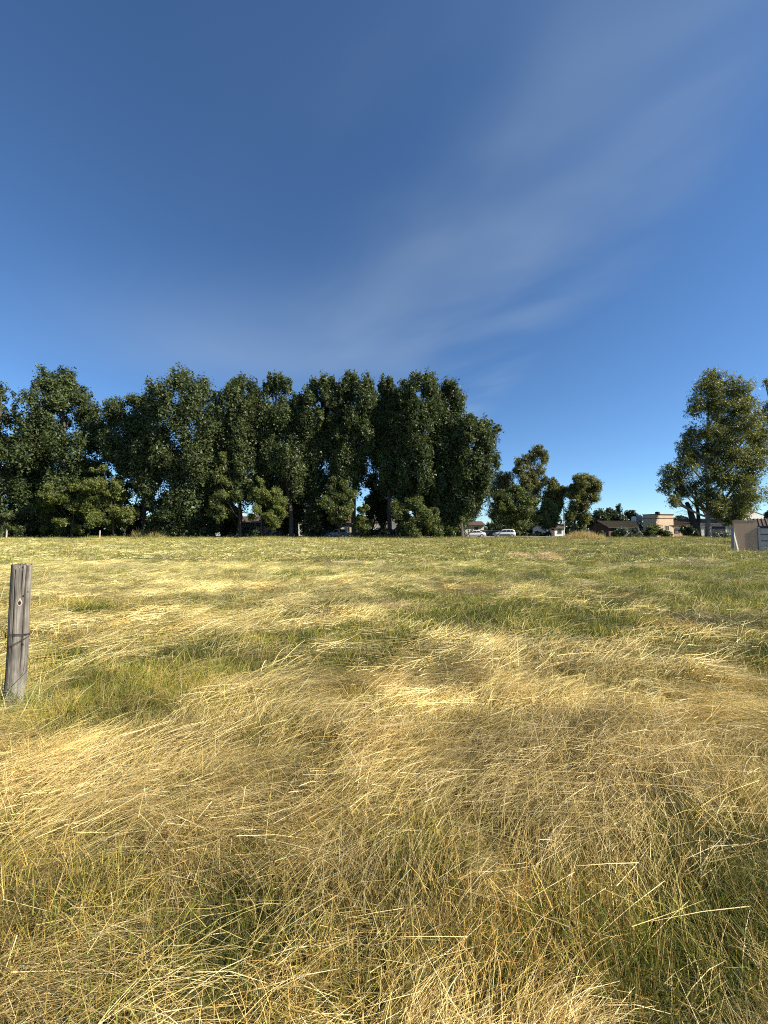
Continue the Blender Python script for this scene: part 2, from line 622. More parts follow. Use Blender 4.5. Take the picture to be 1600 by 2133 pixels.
def build_ground():
    ys = np.concatenate(([-40, -15, -5, -1.5], np.geomspace(0.8, 70, 210), [74, 85, 120, 200, 400, 900, 2500]))
    t = np.linspace(-1, 1, 141)
    rows = []
    for yv in ys:
        half = np.clip(abs(yv) * 1.3 + 6, 8, None) if yv < 71 else (110 + (yv - 71) * 1.6)
        rows.append(np.stack([t * half, np.full_like(t, yv), np.zeros_like(t)], 1))
    v = np.concatenate(rows)
    v[:, 2] = np.where((v[:, 1] > 0), gh(v[:, 0], v[:, 1]), 0)
    k = len(t)
    i = np.arange(len(ys) - 1)[:, None] * k
    j = np.arange(k - 1)[None, :]
    f = np.stack([i + j, i + j + 1, i + k + j + 1, i + k + j], -1).reshape(-1, 4)
    st = straw_field(v[:, 0], v[:, 1])
    st = np.where(v[:, 1] > 69, 0.25, st)
    me = np_mesh('ground', v, f, {'straw': ('FLOAT', st.astype(np.float32))}, True)
    tag(link('ground', me, M['ground']), kind='structure')


build_ground()
b = MB().box(-170, 46, 73.2, 80.0, -0.3, 0.03)
tag(b.build('road', M['road']), kind='structure')
b = MB().box(-170, 46, 80.0, 83.0, -0.3, 0.15)
tag(b.build('pavement', M['pave']), kind='structure')


# ------------------------------------------------------------------ grass blades
def ribbons(base, az, length, tilt, bend, width, col, seg=3, rng=None, foot=None):
    """curved tapered blades -> verts, quads, colours"""
    n = len(base)
    pts = [base]
    cur = base.copy()
    for k in range(seg):
        tl = tilt + bend * (k + 0.5) / seg
        stp = np.stack([np.sin(tl) * np.cos(az), np.sin(tl) * np.sin(az), np.cos(tl)], 1) * (length / seg)[:, None]
        cur = cur + stp
        pts.append(cur)
    d = pts[-1] - pts[0]
    rv = rng.normal(size=(n, 3))
    wv = np.cross(d, rv)
    wv /= np.linalg.norm(wv, axis=1, keepdims=True) + 1e-9
    tp = np.linspace(1, 0.25, seg + 1)
    V = []
    for k, p in enumerate(pts):
        V.append(p - wv * (0.5 * width * tp[k])[:, None])
        V.append(p + wv * (0.5 * width * tp[k])[:, None])
    V = np.stack(V, 1)                                   # n, 2(seg+1), 3
    m = 2 * (seg + 1)
    q = np.array([[2 * k, 2 * k + 1, 2 * k + 3, 2 * k + 2] for k in range(seg)])
    Fq = (np.arange(n)[:, None, None] * m + q[None]).reshape(-1, 4)
    C = np.repeat(np.concatenate([col, np.ones((n, 1))], 1)[:, None, :], m, 1)
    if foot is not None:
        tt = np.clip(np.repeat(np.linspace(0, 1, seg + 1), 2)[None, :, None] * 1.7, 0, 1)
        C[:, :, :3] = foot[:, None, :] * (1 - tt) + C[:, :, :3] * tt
    C = C.reshape(-1, 4)
    return V.reshape(-1, 3), Fq, C


STRAWS = np.array([(0.78, 0.67, 0.36), (0.68, 0.55, 0.26), (0.50, 0.38, 0.16), (0.80, 0.72, 0.46), (0.30, 0.21, 0.085), (0.60, 0.52, 0.22), (0.40, 0.29, 0.12)])
GREENS = np.array([(0.185, 0.235, 0.034), (0.130, 0.190, 0.030), (0.26, 0.28, 0.042), (0.34, 0.32, 0.065), (0.15, 0.205, 0.036)])
DRYS = np.array([(0.46, 0.35, 0.11), (0.34, 0.245, 0.07), (0.54, 0.44, 0.155), (0.24, 0.17, 0.055), (0.34, 0.31, 0.075)])


def pick(rng, pal, n, jit=0.26):
    return pal[rng.integers(0, len(pal), n)] * (1 + rng.uniform(-jit, jit, (n, 1)))


def proto_green(rng, n, wm, spread, seg=3):
    b = np.zeros((n, 3))
    b[:, :2] = rng.normal(0, spread, (n, 2))
    b[:, 2] = -0.01
    col = pick(rng, np.concatenate([GREENS, GREENS[:3], DRYS, STRAWS[2:3]]), n)
    return ribbons(b, rng.uniform(0, 6.28, n), rng.uniform(0.07, 0.22, n), np.abs(rng.normal(0.25, 0.25, n)),
                   rng.normal(0.7, 0.5, n), rng.uniform(0.0025, 0.005, n) * wm, col, seg, rng)


def proto_dry(rng, n, wm, spread, seg=3):
    b = np.zeros((n, 3))
    b[:, :2] = rng.normal(0, spread, (n, 2))
    b[:, 2] = -0.01
    pal = np.concatenate([DRYS, DRYS, STRAWS[:3], GREENS])
    return ribbons(b, rng.uniform(0, 6.28, n), rng.uniform(0.07, 0.25, n), np.abs(rng.normal(0.3, 0.3, n)),
                   rng.normal(0.5, 0.5, n), rng.uniform(0.0018, 0.0036, n) * wm, pick(rng, pal, n), seg, rng)


def proto_straw(rng, n, wm, spread, sig, seg=3, hmax=0.075):
    b = np.zeros((n, 3))
    L = rng.uniform(0.14, 0.52, n)
    az = rng.normal(0, sig, n) + np.pi * (rng.random(n) < 0.3)
    c = np.stack([rng.normal(0, spread, n), rng.normal(0, spread * 0.7, n)], 1)
    b[:, 0] = c[:, 0] - 0.5 * L * np.cos(az)
    b[:, 1] = c[:, 1] - 0.5 * L * np.sin(az)
    b[:, 2] = rng.uniform(0.015, hmax, n)
    tilt = R(87) + rng.normal(0, 0.12, n)
    tilt = np.clip(tilt, R(70), R(97))
    V, Fq, C = ribbons(b, az, L, tilt, rng.normal(0.05, 0.22, n), rng.uniform(0.0022, 0.0042, n) * wm * (0.72 if wm < 1.5 else 1.0), pick(rng, STRAWS, n), seg, rng)
    return V, Fq, C


def proto_lodged(rng, n, wm, spread, seg=4, sig=0.28, L0=0.24, L1=0.56):
    """a tuft of long dry grass blown flat: rises at the foot, sweeps over along +x"""
    b = np.zeros((n, 3))
    b[:, 0] = rng.normal(-0.12, spread, n)
    b[:, 1] = rng.normal(0, spread * 1.1, n)
    b[:, 2] = -0.01
    L = rng.uniform(L0, L1, n)
    az = rng.normal(0, sig, n) + np.where(rng.random(n) < 0.10, rng.uniform(-2.5, 2.5, n), 0)
    tilt = np.clip(rng.normal(1.0, 0.3, n), 0.05, 1.5)
    bend = np.clip(rng.normal(1.78, 0.22, n) - tilt, 0.05, 1.7)
    col = pick(rng, STRAWS, n)
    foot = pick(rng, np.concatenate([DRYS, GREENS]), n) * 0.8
    return ribbons(b, az, L, tilt, bend, rng.uniform(0.0022, 0.0044, n) * wm, col, seg, rng, foot)


def proto_panicle(rng, n, wm, spread):
    b = np.zeros((n, 3))
    b[:, :2] = rng.normal(0, spread * 1.2, (n, 2))
    b[:, 2] = np.abs(rng.normal(0.12, 0.07, n))
    col = np.array([(0.36, 0.28, 0.21)]) * rng.uniform(0.7, 1.2, (n, 1))
    return ribbons(b, rng.normal(0.6, 0.7, n), rng.uniform(0.06, 0.2, n), rng.uniform(0.5, 1.2, n),
                   rng.normal(0.3, 0.3, n), rng.uniform(0.0010, 0.0018, n) * wm, col, 2, rng)


def baked(name, label, specs_seed, wm, nmul, spread, layers):
    """the near grass as one real mesh (same clumps, placed one by one)"""
    protos = [fn(np.random.default_rng(specs_seed + k)) for k, fn in enumerate(clump_specs(wm, nmul, spread, 2))]
    V, Fq, C, off = [], [], [], 0
    for x, y, z, rot, scl, idx, tint in layers:
        for k, (pv, pf, pc) in enumerate(protos):
            w = np.nonzero(idx == k)[0]
            if not len(w):
                continue
            v = pv[None] * scl[w][:, None, :]
            for ax in range(3):                      # Euler XYZ
                c, s_ = np.cos(rot[w, ax])[:, None], np.sin(rot[w, ax])[:, None]
                i, j = [(1, 2), (2, 0), (0, 1)][ax]
                a, b_ = v[:, :, i].copy(), v[:, :, j].copy()
                v[:, :, i] = a * c - b_ * s_
                v[:, :, j] = a * s_ + b_ * c
            v = v + np.stack([x[w], y[w], z[w]], 1)[:, None, :]
            V.append(v.reshape(-1, 3))
            Fq.append((pf[None] + (np.arange(len(w)) * len(pv))[:, None, None]).reshape(-1, 4) + off)
            cc = pc[None] * np.concatenate([tint[w], np.ones((len(w), 1))], 1)[:, None, :]
            C.append(cc.reshape(-1, 4))
            off += len(w) * len(pv)
    me = np_mesh(name, np.concatenate(V), np.concatenate(Fq), {'col': ('FLOAT_COLOR', np.concatenate(C).astype(np.float32))})
    tag(link(name, me, M['grass1']), label, 'grass', kind='stuff')


def clump_specs(wm, nmul, spread, seg=3):
    specs = []
    for k in range(3):
        specs.append(lambda r: proto_green(r, int(46 * nmul), wm, spread, seg))
    for k in range(3):
        specs.append(lambda r: proto_dry(r, int(46 * nmul), wm, spread, seg))
    for k in range(2):
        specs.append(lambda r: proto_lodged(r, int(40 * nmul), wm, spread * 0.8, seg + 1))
    specs.append(lambda r: proto_straw(r, int(34 * nmul), wm, spread * 1.2, 0.5, seg))
    specs.append(lambda r: proto_straw(r, int(30 * nmul), wm, spread * 1.3, 1.0, seg))
    specs.append(lambda r: proto_panicle(r, int(70 * nmul), wm, spread))
    return specs


def make_proto_set(tagname, wm, nmul, spread, seed):
    """10 clumps: 3 green, 3 dry standing, 3 lying straw, 1 tangled straw, 1 seed heads"""
    coll = bpy.data.collections.new('grass_clumps_' + tagname)
    specs = clump_specs(wm, nmul, spread)
    for k, fn in enumerate(specs):
        rng = np.random.default_rng(seed + k)
        V, Fq, C = fn(rng)
        me = np_mesh('clump_%s_%02d' % (tagname, k), V, Fq, {'col': ('FLOAT_COLOR', C.astype(np.float32))})
        me.materials.append(M['grass'])
        o = bpy.data.objects.new('clump_%s_%02d' % (tagname, k), me)
        coll.objects.link(o)
    return coll


def scatter_group(coll):
    ng = bpy.data.node_groups.new('scatter_' + coll.name, 'GeometryNodeTree')
    ng.interface.new_socket('Geometry', in_out='INPUT', socket_type='NodeSocketGeometry')
    ng.interface.new_socket('Geometry', in_out='OUTPUT', socket_type='NodeSocketGeometry')
    n, l = ng.nodes, ng.links
    gi, go = n.new('NodeGroupInput'), n.new('NodeGroupOutput')
    ci = n.new('GeometryNodeCollectionInfo')
    ci.inputs['Collection'].default_value = coll
    ci.inputs['Separate Children'].default_value = True
    ci.inputs['Reset Children'].default_value = True
    iop = n.new('GeometryNodeInstanceOnPoints')
    iop.inputs['Pick Instance'].default_value = True

    def named(nm, typ):
        a = n.new('GeometryNodeInputNamedAttribute')
        a.data_type = typ
        a.inputs['Name'].default_value = nm
        return a.outputs['Attribute']
    e2r = n.new('FunctionNodeEulerToRotation')
    l.new(named('rot', 'FLOAT_VECTOR'), e2r.inputs[0])
    l.new(gi.outputs[0], iop.inputs['Points'])
    l.new(ci.outputs[0], iop.inputs['Instance'])
    l.new(named('idx', 'INT'), iop.inputs['Instance Index'])
    l.new(e2r.outputs[0], iop.inputs['Rotation'])
    l.new(named('scl', 'FLOAT_VECTOR'), iop.inputs['Scale'])
    l.new(iop.outputs[0], go.inputs[0])
    return ng


def zone_points(rng, d0, d1, dens, margin=1.25, extra=1.2):
    """uniform random points in the wedge the camera looks along"""
    hw = lambda d: 0.5 * (1600 / F_PX) * margin * d + extra
    area = (hw(d0) + hw(d1)) * (d1 - d0)
    n = int(area * dens)
    y = rng.uniform(d0, d1, n * 3)
    keep = rng.random(n * 3) < hw(y) / hw(d1)
    y = y[keep][:n]
    x = rng.uniform(-1, 1, len(y)) * hw(y)
    return x, y


def scatter(name, label, coll, layers):
    P, ROT, SCL, IDX, TINT = [], [], [], [], []
    for x, y, z, rot, scl, idx, tint in layers:
        P.append(np.stack([x, y, z], 1))
        ROT.append(rot)
        SCL.append(scl)
        IDX.append(idx)
        TINT.append(tint)
    P = np.concatenate(P)
    me = bpy.data.meshes.new(name)
    me.vertices.add(len(P))
    me.vertices.foreach_set('co', P.astype(np.float32).ravel())
    for nm, typ, dat, key in (('rot', 'FLOAT_VECTOR', ROT, 'vector'), ('scl', 'FLOAT_VECTOR', SCL, 'vector'),
                              ('idx', 'INT', IDX, 'value'), ('tint', 'FLOAT_VECTOR', TINT, 'vector')):
        a = me.attributes.new(nm, typ, 'POINT')
        dat = np.concatenate(dat)
        a.data.foreach_set(key, dat.astype(np.int32 if typ == 'INT' else np.float32).ravel())
    me.update()
    o = link(name, me, M['grass'])
    md = o.modifiers.new('scatter', 'NODES')
    md.node_group = scatter_group(coll)
    tag(o, label, 'grass', kind='stuff')
    return o


def field_layers(rng, d0, d1, stand, straw, sc, far=0.0, dmax=None):
    """standing grass everywhere, straw mats where the mower laid them"""
    out = []
    # standing
    x, y = zone_points(rng, d0, d1, stand)
    S = straw_field(x, y)
    gr = fbm(x * 0.8, y * 0.8, 61, 3) + (0.45 + 0.45 * np.clip(y / 8 - 0.5, 0, 1)) * blobs(x, y, GREEN) - 0.20 - 0.25 * S + far * 0.30 - 0.10 * np.clip(1.6 - y / 2.6, 0, 1)
    keep = rng.random(len(x)) < (1.05 - 0.55 * S)
    x, y, S, gr = x[keep], y[keep], S[keep], gr[keep]
    isg = gr + rng.normal(0, 0.12, len(x)) > 0.36
    idx = np.where(isg, rng.integers(0, 3, len(x)), rng.integers(3, 6, len(x)))
    pan = (fbm(x * 0.7, y * 0.7, 77, 2) > 0.70) & (rng.random(len(x)) < 0.5)
    idx = np.where(pan, 10, idx)
    n = len(x)
    s = sc * rng.uniform(0.7, 1.25, n)
    hs = s * rng.uniform(0.75, 1.15, n) * (0.72 + 0.5 * fbm(x * 0.5, y * 0.5, 83, 2))
    v = np.clip((fbm(x * 1.7, y * 1.7, 91, 3) - 0.5) * 1.7 + 0.5, 0, 1)
    val = 0.36 + 0.98 * v
    val = val * (1 + 0.12 * np.clip(y / 14.0, 0, 1))
    gy = np.clip(y / 10.0, 0, 1)
    tint = np.stack([val * (1.10 - 0.10 * gy + 0.25 * (v - 0.5)), val * (0.98 + 0.04 * gy), val * 0.88], 1)
    lean = rng.normal(0.12, 0.16, n)
    rot = np.stack([rng.normal(0, 0.12, n), lean, rng.uniform(-0.9, 0.9, n) + flow(x, y)], 1)
    out.append((x, y, gh(x, y), rot, np.stack([s, s, hs], 1), idx, tint))
    # straw
    x, y = zone_points(rng, d0, d1, straw)
    S = straw_field(x, y)
    hole = np.clip((fbm(x * 1.9 + 40, y * 2.6, 171, 2) - 0.22) * 5, 0.15, 1)
    keep = rng.random(len(x)) < np.clip((S - 0.10) * 1.35, 0.12, 1) * hole
    x, y, S = x[keep], y[keep], S[keep]
    n = len(x)
    tangled = rng.random(n) < 0.36
    idx = np.where(tangled, rng.integers(8, 10, n), rng.integers(6, 8, n))
    s = sc * rng.uniform(0.75, 1.3, n)
    v = np.clip((fbm(x * 1.3, y * 2.2, 101, 3) - 0.5) * 1.7 + 0.5, 0, 1)
    val = 0.42 + 1.15 * v + 0.3 * (S - 0.5)
    red = np.clip((fbm(x * 0.9, y * 1.4, 131, 2) - 0.68) * 3.0, 0, 0.4)
    val = val * (0.95 + 0.08 * np.clip(y / 14.0, 0, 1))
    gy = np.clip(y / 14.0, 0, 1)
    tint = np.stack([val * (1.07 - 0.12 * gy), val * (0.985 - 0.28 * red + 0.025 * gy), val * (0.86 - 0.5 * red)], 1)
    rot = np.stack([rng.normal(0, 0.07, n), rng.normal(0, 0.07, n), flow(x, y) + rng.normal(0, 0.22, n)], 1)
    z = gh(x, y) + np.where(idx >= 8, S * rng.uniform(0.02, 0.16, n) * min(sc, 1.4), 0.0)
    s = s * (0.72 + 0.55 * fbm(x * 0.7 + 5, y * 0.9, 151, 2))
    out.append((x, y, z, rot, np.stack([s, s, s], 1), idx, tint))
    return out


rng = np.random.default_rng(7)
mid_set = make_proto_set('mid', 1.9, 0.75, 0.16, 200)
far_set = make_proto_set('far', 4.6, 0.7, 0.40, 300)
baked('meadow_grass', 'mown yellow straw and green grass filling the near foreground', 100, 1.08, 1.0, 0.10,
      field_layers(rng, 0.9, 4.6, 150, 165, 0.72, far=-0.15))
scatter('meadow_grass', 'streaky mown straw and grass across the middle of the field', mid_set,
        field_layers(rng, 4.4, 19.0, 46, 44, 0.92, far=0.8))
scatter('meadow_grass', 'short green and straw coloured grass on the far part of the field', far_set,
        field_layers(rng, 18.5, 70.5, 5.6, 5.2, 1.0, far=1.0))


def verge():
    r = np.random.default_rng(77)
    n = 5200
    x = r.uniform(-82, 86, n)
    y = 70.2 + r.normal(0, 1.0, n) - 3.2 * vnoise(x * 0.13, x * 0, 5)
    h = 0.45 + 2.0 * np.clip(fbm(x * 0.22, y * 0.1, 9, 3) - 0.25, 0, 1)
    idx = np.where(fbm(x * 0.3, y * 0.3, 15, 2) + r.normal(0, 0.15, n) > 0.42, r.integers(0, 3, n), r.integers(3, 6, n))
    v = 0.55 + 0.5 * r.random(n)
    rot = np.stack([r.normal(0, 0.1, n), r.normal(0, 0.12, n), r.uniform(0, 6.28, n)], 1)
    scatter('verge_grass', 'uneven taller grass along the far edge of the field', far_set,
            [(x, y, gh(x, y), rot, np.stack([np.full(n, 1.0), np.full(n, 1.0), h * 2.2], 1), idx, np.stack([v, v, v], 1))])


verge()


def single_mesh(name, parts, mat=None, parent=None):
    V, Fq, C, off = [], [], [], 0
    for v, f, c in parts:
        V.append(v)
        Fq.append(f + off)
        C.append(c)
        off += len(v)
    me = np_mesh(name, np.concatenate(V), np.concatenate(Fq), {'col': ('FLOAT_COLOR', np.concatenate(C).astype(np.float32))})
    return link(name, me, mat or M['grass1'], parent)


def loose_stalks():
    """long single stalks lying over the near swaths"""
    r = np.random.default_rng(55)
    x, y = zone_points(r, 2.0, 9.0, 8)
    S = straw_field(x, y)
    k = r.random(len(x)) < 0.35 + 0.65 * S
    x, y, S = x[k], y[k], S[k]
    n = len(x)
    L = r.uniform(0.15, 0.5, n)
    az = flow(x, y) + r.normal(0, 0.45, n)
    wide = r.random(n) < 0.0
    az = np.where(r.random(n) < 0.12, r.uniform(0, 6.28, n), az)
    base = np.stack([x - 0.5 * L * np.cos(az), y - 0.5 * L * np.sin(az), gh(x, y) + 0.06 + 0.11 * S * r.random(n) + r.uniform(0, 0.05, n)], 1)
    pal = np.array([(0.70, 0.58, 0.31), (0.62, 0.49, 0.23), (0.68, 0.60, 0.36), (0.48, 0.35, 0.15)])
    w = np.where(wide, r.uniform(0.005, 0.007, n), r.uniform(0.0018, 0.0032, n)) * np.clip(y / 3.6, 0.72, 1.8)
    p = ribbons(base, az, L, R(88) + r.normal(0, 0.09, n), r.normal(0.05, 0.4, n), w, pick(r, pal, n, 0.14), 5, r)
    # upright wisps left standing
    x, y = zone_points(r, 1.9, 14.0, 6.0)
    n = len(x)
    base = np.stack([x, y, gh(x, y)], 1)
    q = ribbons(base, flow(x, y) + r.normal(0, 0.8, n), r.uniform(0.22, 0.5, n), np.abs(r.normal(0.45, 0.3, n)), r.normal(0.5, 0.4, n),
                r.uniform(0.0022, 0.0035, n) * np.clip(y / 4.5, 1, 2.5), pick(r, pal, n, 0.2), 4, r)
    o = single_mesh('loose_straw', [p, q])
    tag(o, 'long pale stalks scattered loose over the mown grass', 'straw', kind='stuff')


loose_stalks()


def hay_pile(px, py, wpx, hm, label, seed):
    g = G(px, py)
    w = wpx / ppm(g[1])
    r = np.random.default_rng(seed)
    n = 900
    a, q = r.uniform(0, 6.28, n), np.sqrt(r.random(n))
    x, y = q * np.cos(a) * w * 0.5, q * np.sin(a) * w * 0.35
    top = hm * (1 - q ** 2) * (0.75 + 0.5 * vnoise(x * 4 + 9, y * 4, seed))
    L = r.uniform(0.25, 0.6, n)
    az = r.normal(0.2, 0.7, n)
    base = np.stack([x - L * 0.5 * np.cos(az), y - L * 0.5 * np.sin(az), top * r.uniform(0.55, 1, n) + 0.02], 1)
    col = pick(r, np.array([(0.66, 0.51, 0.25), (0.56, 0.40, 0.18), (0.70, 0.57, 0.32)]), n, 0.2)
    o = single_mesh('hay_pile', [ribbons(base, az, L, R(86) + r.normal(0, 0.2, n), r.normal(0.1, 0.3, n), r.uniform(0.008, 0.014, n), col, 3, r)])
    o.location = (g[0], g[1], float(gh(g[0], g[1])))
    tag(o, label, 'hay pile')


hay_pile(1140, 1168, 66, 0.42, 'larger heap of raked dry straw in the greener right part of the field', 1)
hay_pile(1082, 1165, 56, 0.24, 'low flat heap of dry straw left of the larger heap', 2)


def grass_tuft(name, px, d, wm, hm, n, label, cat, pal, seed, wid=0.012, tilt=0.25):
    r = np.random.default_rng(seed)
    p = W(px, 1100, d)
    b = np.zeros((n, 3))
    b[:, 0] = r.uniform(-0.5, 0.5, n) * wm
    b[:, 1] = r.normal(0, 0.25, n) * min(wm, 1.5)
    hh = 0.35 + 0.65 * np.cos(b[:, 0] / wm * 2.9) * (0.35 + 0.9 * fbm(b[:, 0] * 1.3 + seed, b[:, 1] * 1.3, seed, 2))
    o = single_mesh(name, [ribbons(b, r.uniform(0, 6.28, n), hm * hh * r.uniform(0.5, 1.05, n), np.abs(r.normal(0.08, tilt * 0.6, n)),
                                   r.normal(tilt, 0.3, n), r.uniform(0.6, 1.3, n) * wid, pick(r, pal, n, 0.2), 4, r)])
    o.location = (p[0], d, float(gh(p[0], d)) - 0.03)
    tag(o, label, cat)
    return o


DRYP = np.array([(0.66, 0.50, 0.20), (0.55, 0.39, 0.14), (0.72, 0.58, 0.28), (0.42, 0.33, 0.11)])
GRNP = np.array([(0.10, 0.13, 0.035), (0.14, 0.155, 0.05), (0.22, 0.19, 0.07), (0.09, 0.11, 0.035)])
grass_tuft('tall_grass', 1216, 60, 6.4, 1.75, 1900, 'wide stand of tall golden dry grass beside the street lamp', 'tall grass', DRYP, 11, 0.03)
grass_tuft('tall_grass', 290, 68, 2.6, 2.4, 420, 'arching green tussock at the tree line, left of a similar one', 'tall grass', np.concatenate([GRNP, DRYP[:2]]), 12, 0.035, 0.5)
grass_tuft('tall_grass', 326, 68.3, 3.0, 2.1, 460, 'straw tinged arching tussock at the tree line, right of a greener one', 'tall grass', np.concatenate([GRNP, DRYP]), 13, 0.035, 0.5)



# ------------------------------------------------------------------ trees
def leaf_quads(pos, out, size, r, aspect=0.62, droop=0.0):
    n = len(pos)
    nor = out * 0.55 + r.normal(0, 0.75, (n, 3)) + np.array([0, 0, 0.25])
    nor /= np.linalg.norm(nor, axis=1, keepdims=True) + 1e-9
    t = np.cross(nor, r.normal(size=(n, 3)))
    if droop:
        t = t / (np.linalg.norm(t, axis=1, keepdims=True) + 1e-9) + np.array([0, 0, -droop])
        t = t - nor * (t * nor).sum(1, keepdims=True)
    t /= np.linalg.norm(t, axis=1, keepdims=True) + 1e-9
    bb = np.cross(nor, t)
    s = size[:, None]
    V = np.stack([pos + bb * s * aspect * 0.62 - t * s * 0.42, pos + t * s * 0.75, pos - bb * s * aspect * 0.62 - t * s * 0.42], 1)
    Fq = np.arange(n * 3).reshape(n, 3)
    return V.reshape(-1, 3), Fq


def crown_mesh(name, lobes, r, nleaf, leaf, sub=15, fill=0.5, droop=0.0, aspect=0.62, puff=0.24, inner=0.16):
    """lobes: list of (centre, radii).  Leaves gather in small sprays on and inside each lobe"""
    C = np.array([c for c, q in lobes])
    Q = np.array([q for c, q in lobes])
    area = (Q.prod(axis=1)) ** (2 / 3)
    cnt = np.maximum((nleaf * area / area.sum()).astype(int), 12)
    P, O, T, S = [], [], [], []
    for k in range(len(C)):
        u = r.normal(size=(sub, 3))
        u /= np.linalg.norm(u, axis=1, keepdims=True)
        f = fill + (1.02 - fill) * r.random(sub) ** 0.6
        sc = C[k] + Q[k] * u * f[:, None]
        tint = np.clip(r.normal(0.45, 0.18) + r.normal(0, 0.12, sub), 0, 1)
        w = r.uniform(0.5, 1.4, sub)
        wh = r.choice(sub, cnt[k], p=w / w.sum())
        sp = puff * Q[k] * r.uniform(0.55, 1.25, (sub, 1))[wh]
        p = sc[wh] + np.clip(r.normal(size=(cnt[k], 3)), -1.5, 1.5) * sp
        if droop:
            p[:, 2] -= droop * 0.5 * np.abs(r.normal(0, 1, cnt[k])) * sp[:, 2]
        o = p - C[k]
        o = o / Q[k]
        o /= np.linalg.norm(o, axis=1, keepdims=True) + 1e-9
        P.append(p)
        O.append(o)
        T.append(np.clip(tint[wh] + r.normal(0, 0.17, cnt[k]), 0, 1))
        S.append(leaf * (0.45 + 1.1 * r.random(cnt[k]) ** 1.3))
        m = max(int(cnt[k] * inner), 2)                 # larger sprays deep inside the bough
        u = r.normal(size=(m, 3))
        u /= np.linalg.norm(u, axis=1, keepdims=True)
        P.append(C[k] + Q[k] * u * 0.72 * r.random((m, 1)) ** 0.5)
        O.append(u)
        T.append(np.clip(r.normal(0.3, 0.15, m), 0, 1))
        S.append(leaf * r.uniform(1.8, 2.6, m))
    P, O, T, S = np.concatenate(P), np.concatenate(O), np.concatenate(T), np.concatenate(S)
    ok = P[:, 2] > 0.08
    P, O, T, S = P[ok], O[ok], T[ok], S[ok]
    V, Fq = leaf_quads(P, O, S, r, aspect, droop)
    return np_mesh(name, V, Fq, {'tint': ('FLOAT', np.repeat(T, 3).astype(np.float32))})


def curve3(a, b, c, n=7):
    t = np.linspace(0, 1, n)[:, None]
    return (1 - t) ** 2 * a + 2 * t * (1 - t) * b + t ** 2 * c


def trunk_mesh(name, spine, rad, lobes, r, limb=0.10, nlimb=24, low=0.12):
    """spine: (n,3) points; limbs rise from it to the lobes"""
    Vs, Fs, off = [], [], 0

    def add(p, q, s):
        nonlocal off
        v, f = tube_np(p, q, s)
        Vs.append(v)
        Fs.append(f + off)
        off += len(v)
    add(spine, rad, 9)
    # root flare
    add(np.stack([spine[0] + (0, 0, -0.1), spine[0] + (0, 0, 0.25), spine[0] + (0, 0, 0.9)]), np.array([rad[0] * 1.55, rad[0] * 1.3, rad[0] * 0.98]), 9)
    zt = spine[-1][2]
    order = r.permutation(len(lobes))[:nlimb]
    for k in order:
        c, q = lobes[k]
        z0 = max(low * zt, c[2] - q[2] * 0.6 - np.hypot(c[0] - spine[0][0], c[1] - spine[0][1]) * r.uniform(0.8, 1.5))
        z0 = min(z0, zt * 0.93)
        a = np.array([np.interp(z0, spine[:, 2], spine[:, i]) for i in range(3)])
        ra = np.interp(z0, spine[:, 2], rad)
        mid = (a + c) / 2 + np.array([(c[0] - a[0]) * 0.18, (c[1] - a[1]) * 0.18, -0.12 * abs(c[2] - a[2])]) + r.normal(0, 0.15, 3)
        p = curve3(a, mid, c + np.array([0, 0, 0.3 * q[2]]))
        r0 = min(limb * r.uniform(0.7, 1.3), ra * 0.75)
        add(p, np.linspace(r0, r0 * 0.22, len(p)), 5)
        for e in range(3):
            u = r.normal(size=3)
            u /= np.linalg.norm(u)
            s = p[4 + (e % 2)]
            tgt = c + q * u * 0.8
            add(curve3(s, (s + tgt) / 2 + (0, 0, 0.15), tgt, 5), np.linspace(r0 * 0.42, r0 * 0.12, 5), 4)
    return np_mesh(name, np.concatenate(Vs), np.concatenate(Fs), None, True)


def profile_lobes(prof, d, r, n, size, tall=1.5, depth=1.0, spires=0, wide=1.12):
    """prof rows (py, x_left, x_right) in photo pixels -> lobes spread through that volume"""
    py = np.array([p[0] for p in prof], float)
    xl = np.array([p[1] for p in prof], float)
    xr = np.array([p[2] for p in prof], float)
    k = ppm(d)
    lob = []
    hs = np.linspace(py[0], py[-1], 200)
    wts = np.interp(hs, py, xr - xl) + 14
    wts /= wts.sum()
    ys = r.choice(hs, n, p=wts)
    ys[0] = py[0]
    for i, yy in enumerate(ys):
        l0, r0 = np.interp(yy, py, xl), np.interp(yy, py, xr)
        cx, hw = 0.5 * (l0 + r0), 0.5 * (r0 - l0)
        t_ = min((yy - py[0]) / max(py[-1] - py[0], 1) / 0.4, 1.0)
        s = size * r.uniform(0.75, 1.25) * (0.55 + 0.45 * t_)
        s = min(s, max(hw / k * 0.95, 0.5))
        inner = max(hw / k * wide - s * 0.5, 0.0)
        a = r.uniform(0, 2 * np.pi)
        q = r.random() ** 0.36
        top = W(cx, yy, d)
        rz = s * tall * r.uniform(0.85, 1.15)
        c = np.array([top[0] + inner * q * np.cos(a), d + inner * depth * q * np.sin(a), top[2]])
        c[2] = min(c[2], W(0, py[0], d)[2] - 0.75 * rz)
        c[2] = max(c[2], 0.5 * rz)
        lob.append((c, np.array([s, s, rz])))
    for e in range(spires):                              # leading shoots that stand out of the top
        yy = py[0] + (py[-1] - py[0]) * r.uniform(0.0, 0.16)
        l0, r0 = np.interp(yy, py, xl), np.interp(yy, py, xr)
        p_ = W(r.uniform(l0, r0), yy + r.uniform(-3, 6), d + r.normal(0, 0.8))
        q_ = r.uniform(0.32, 0.6)
        lob.append((p_, np.array([q_, q_, q_ * r.uniform(1.8, 3.0)])))
    return lob


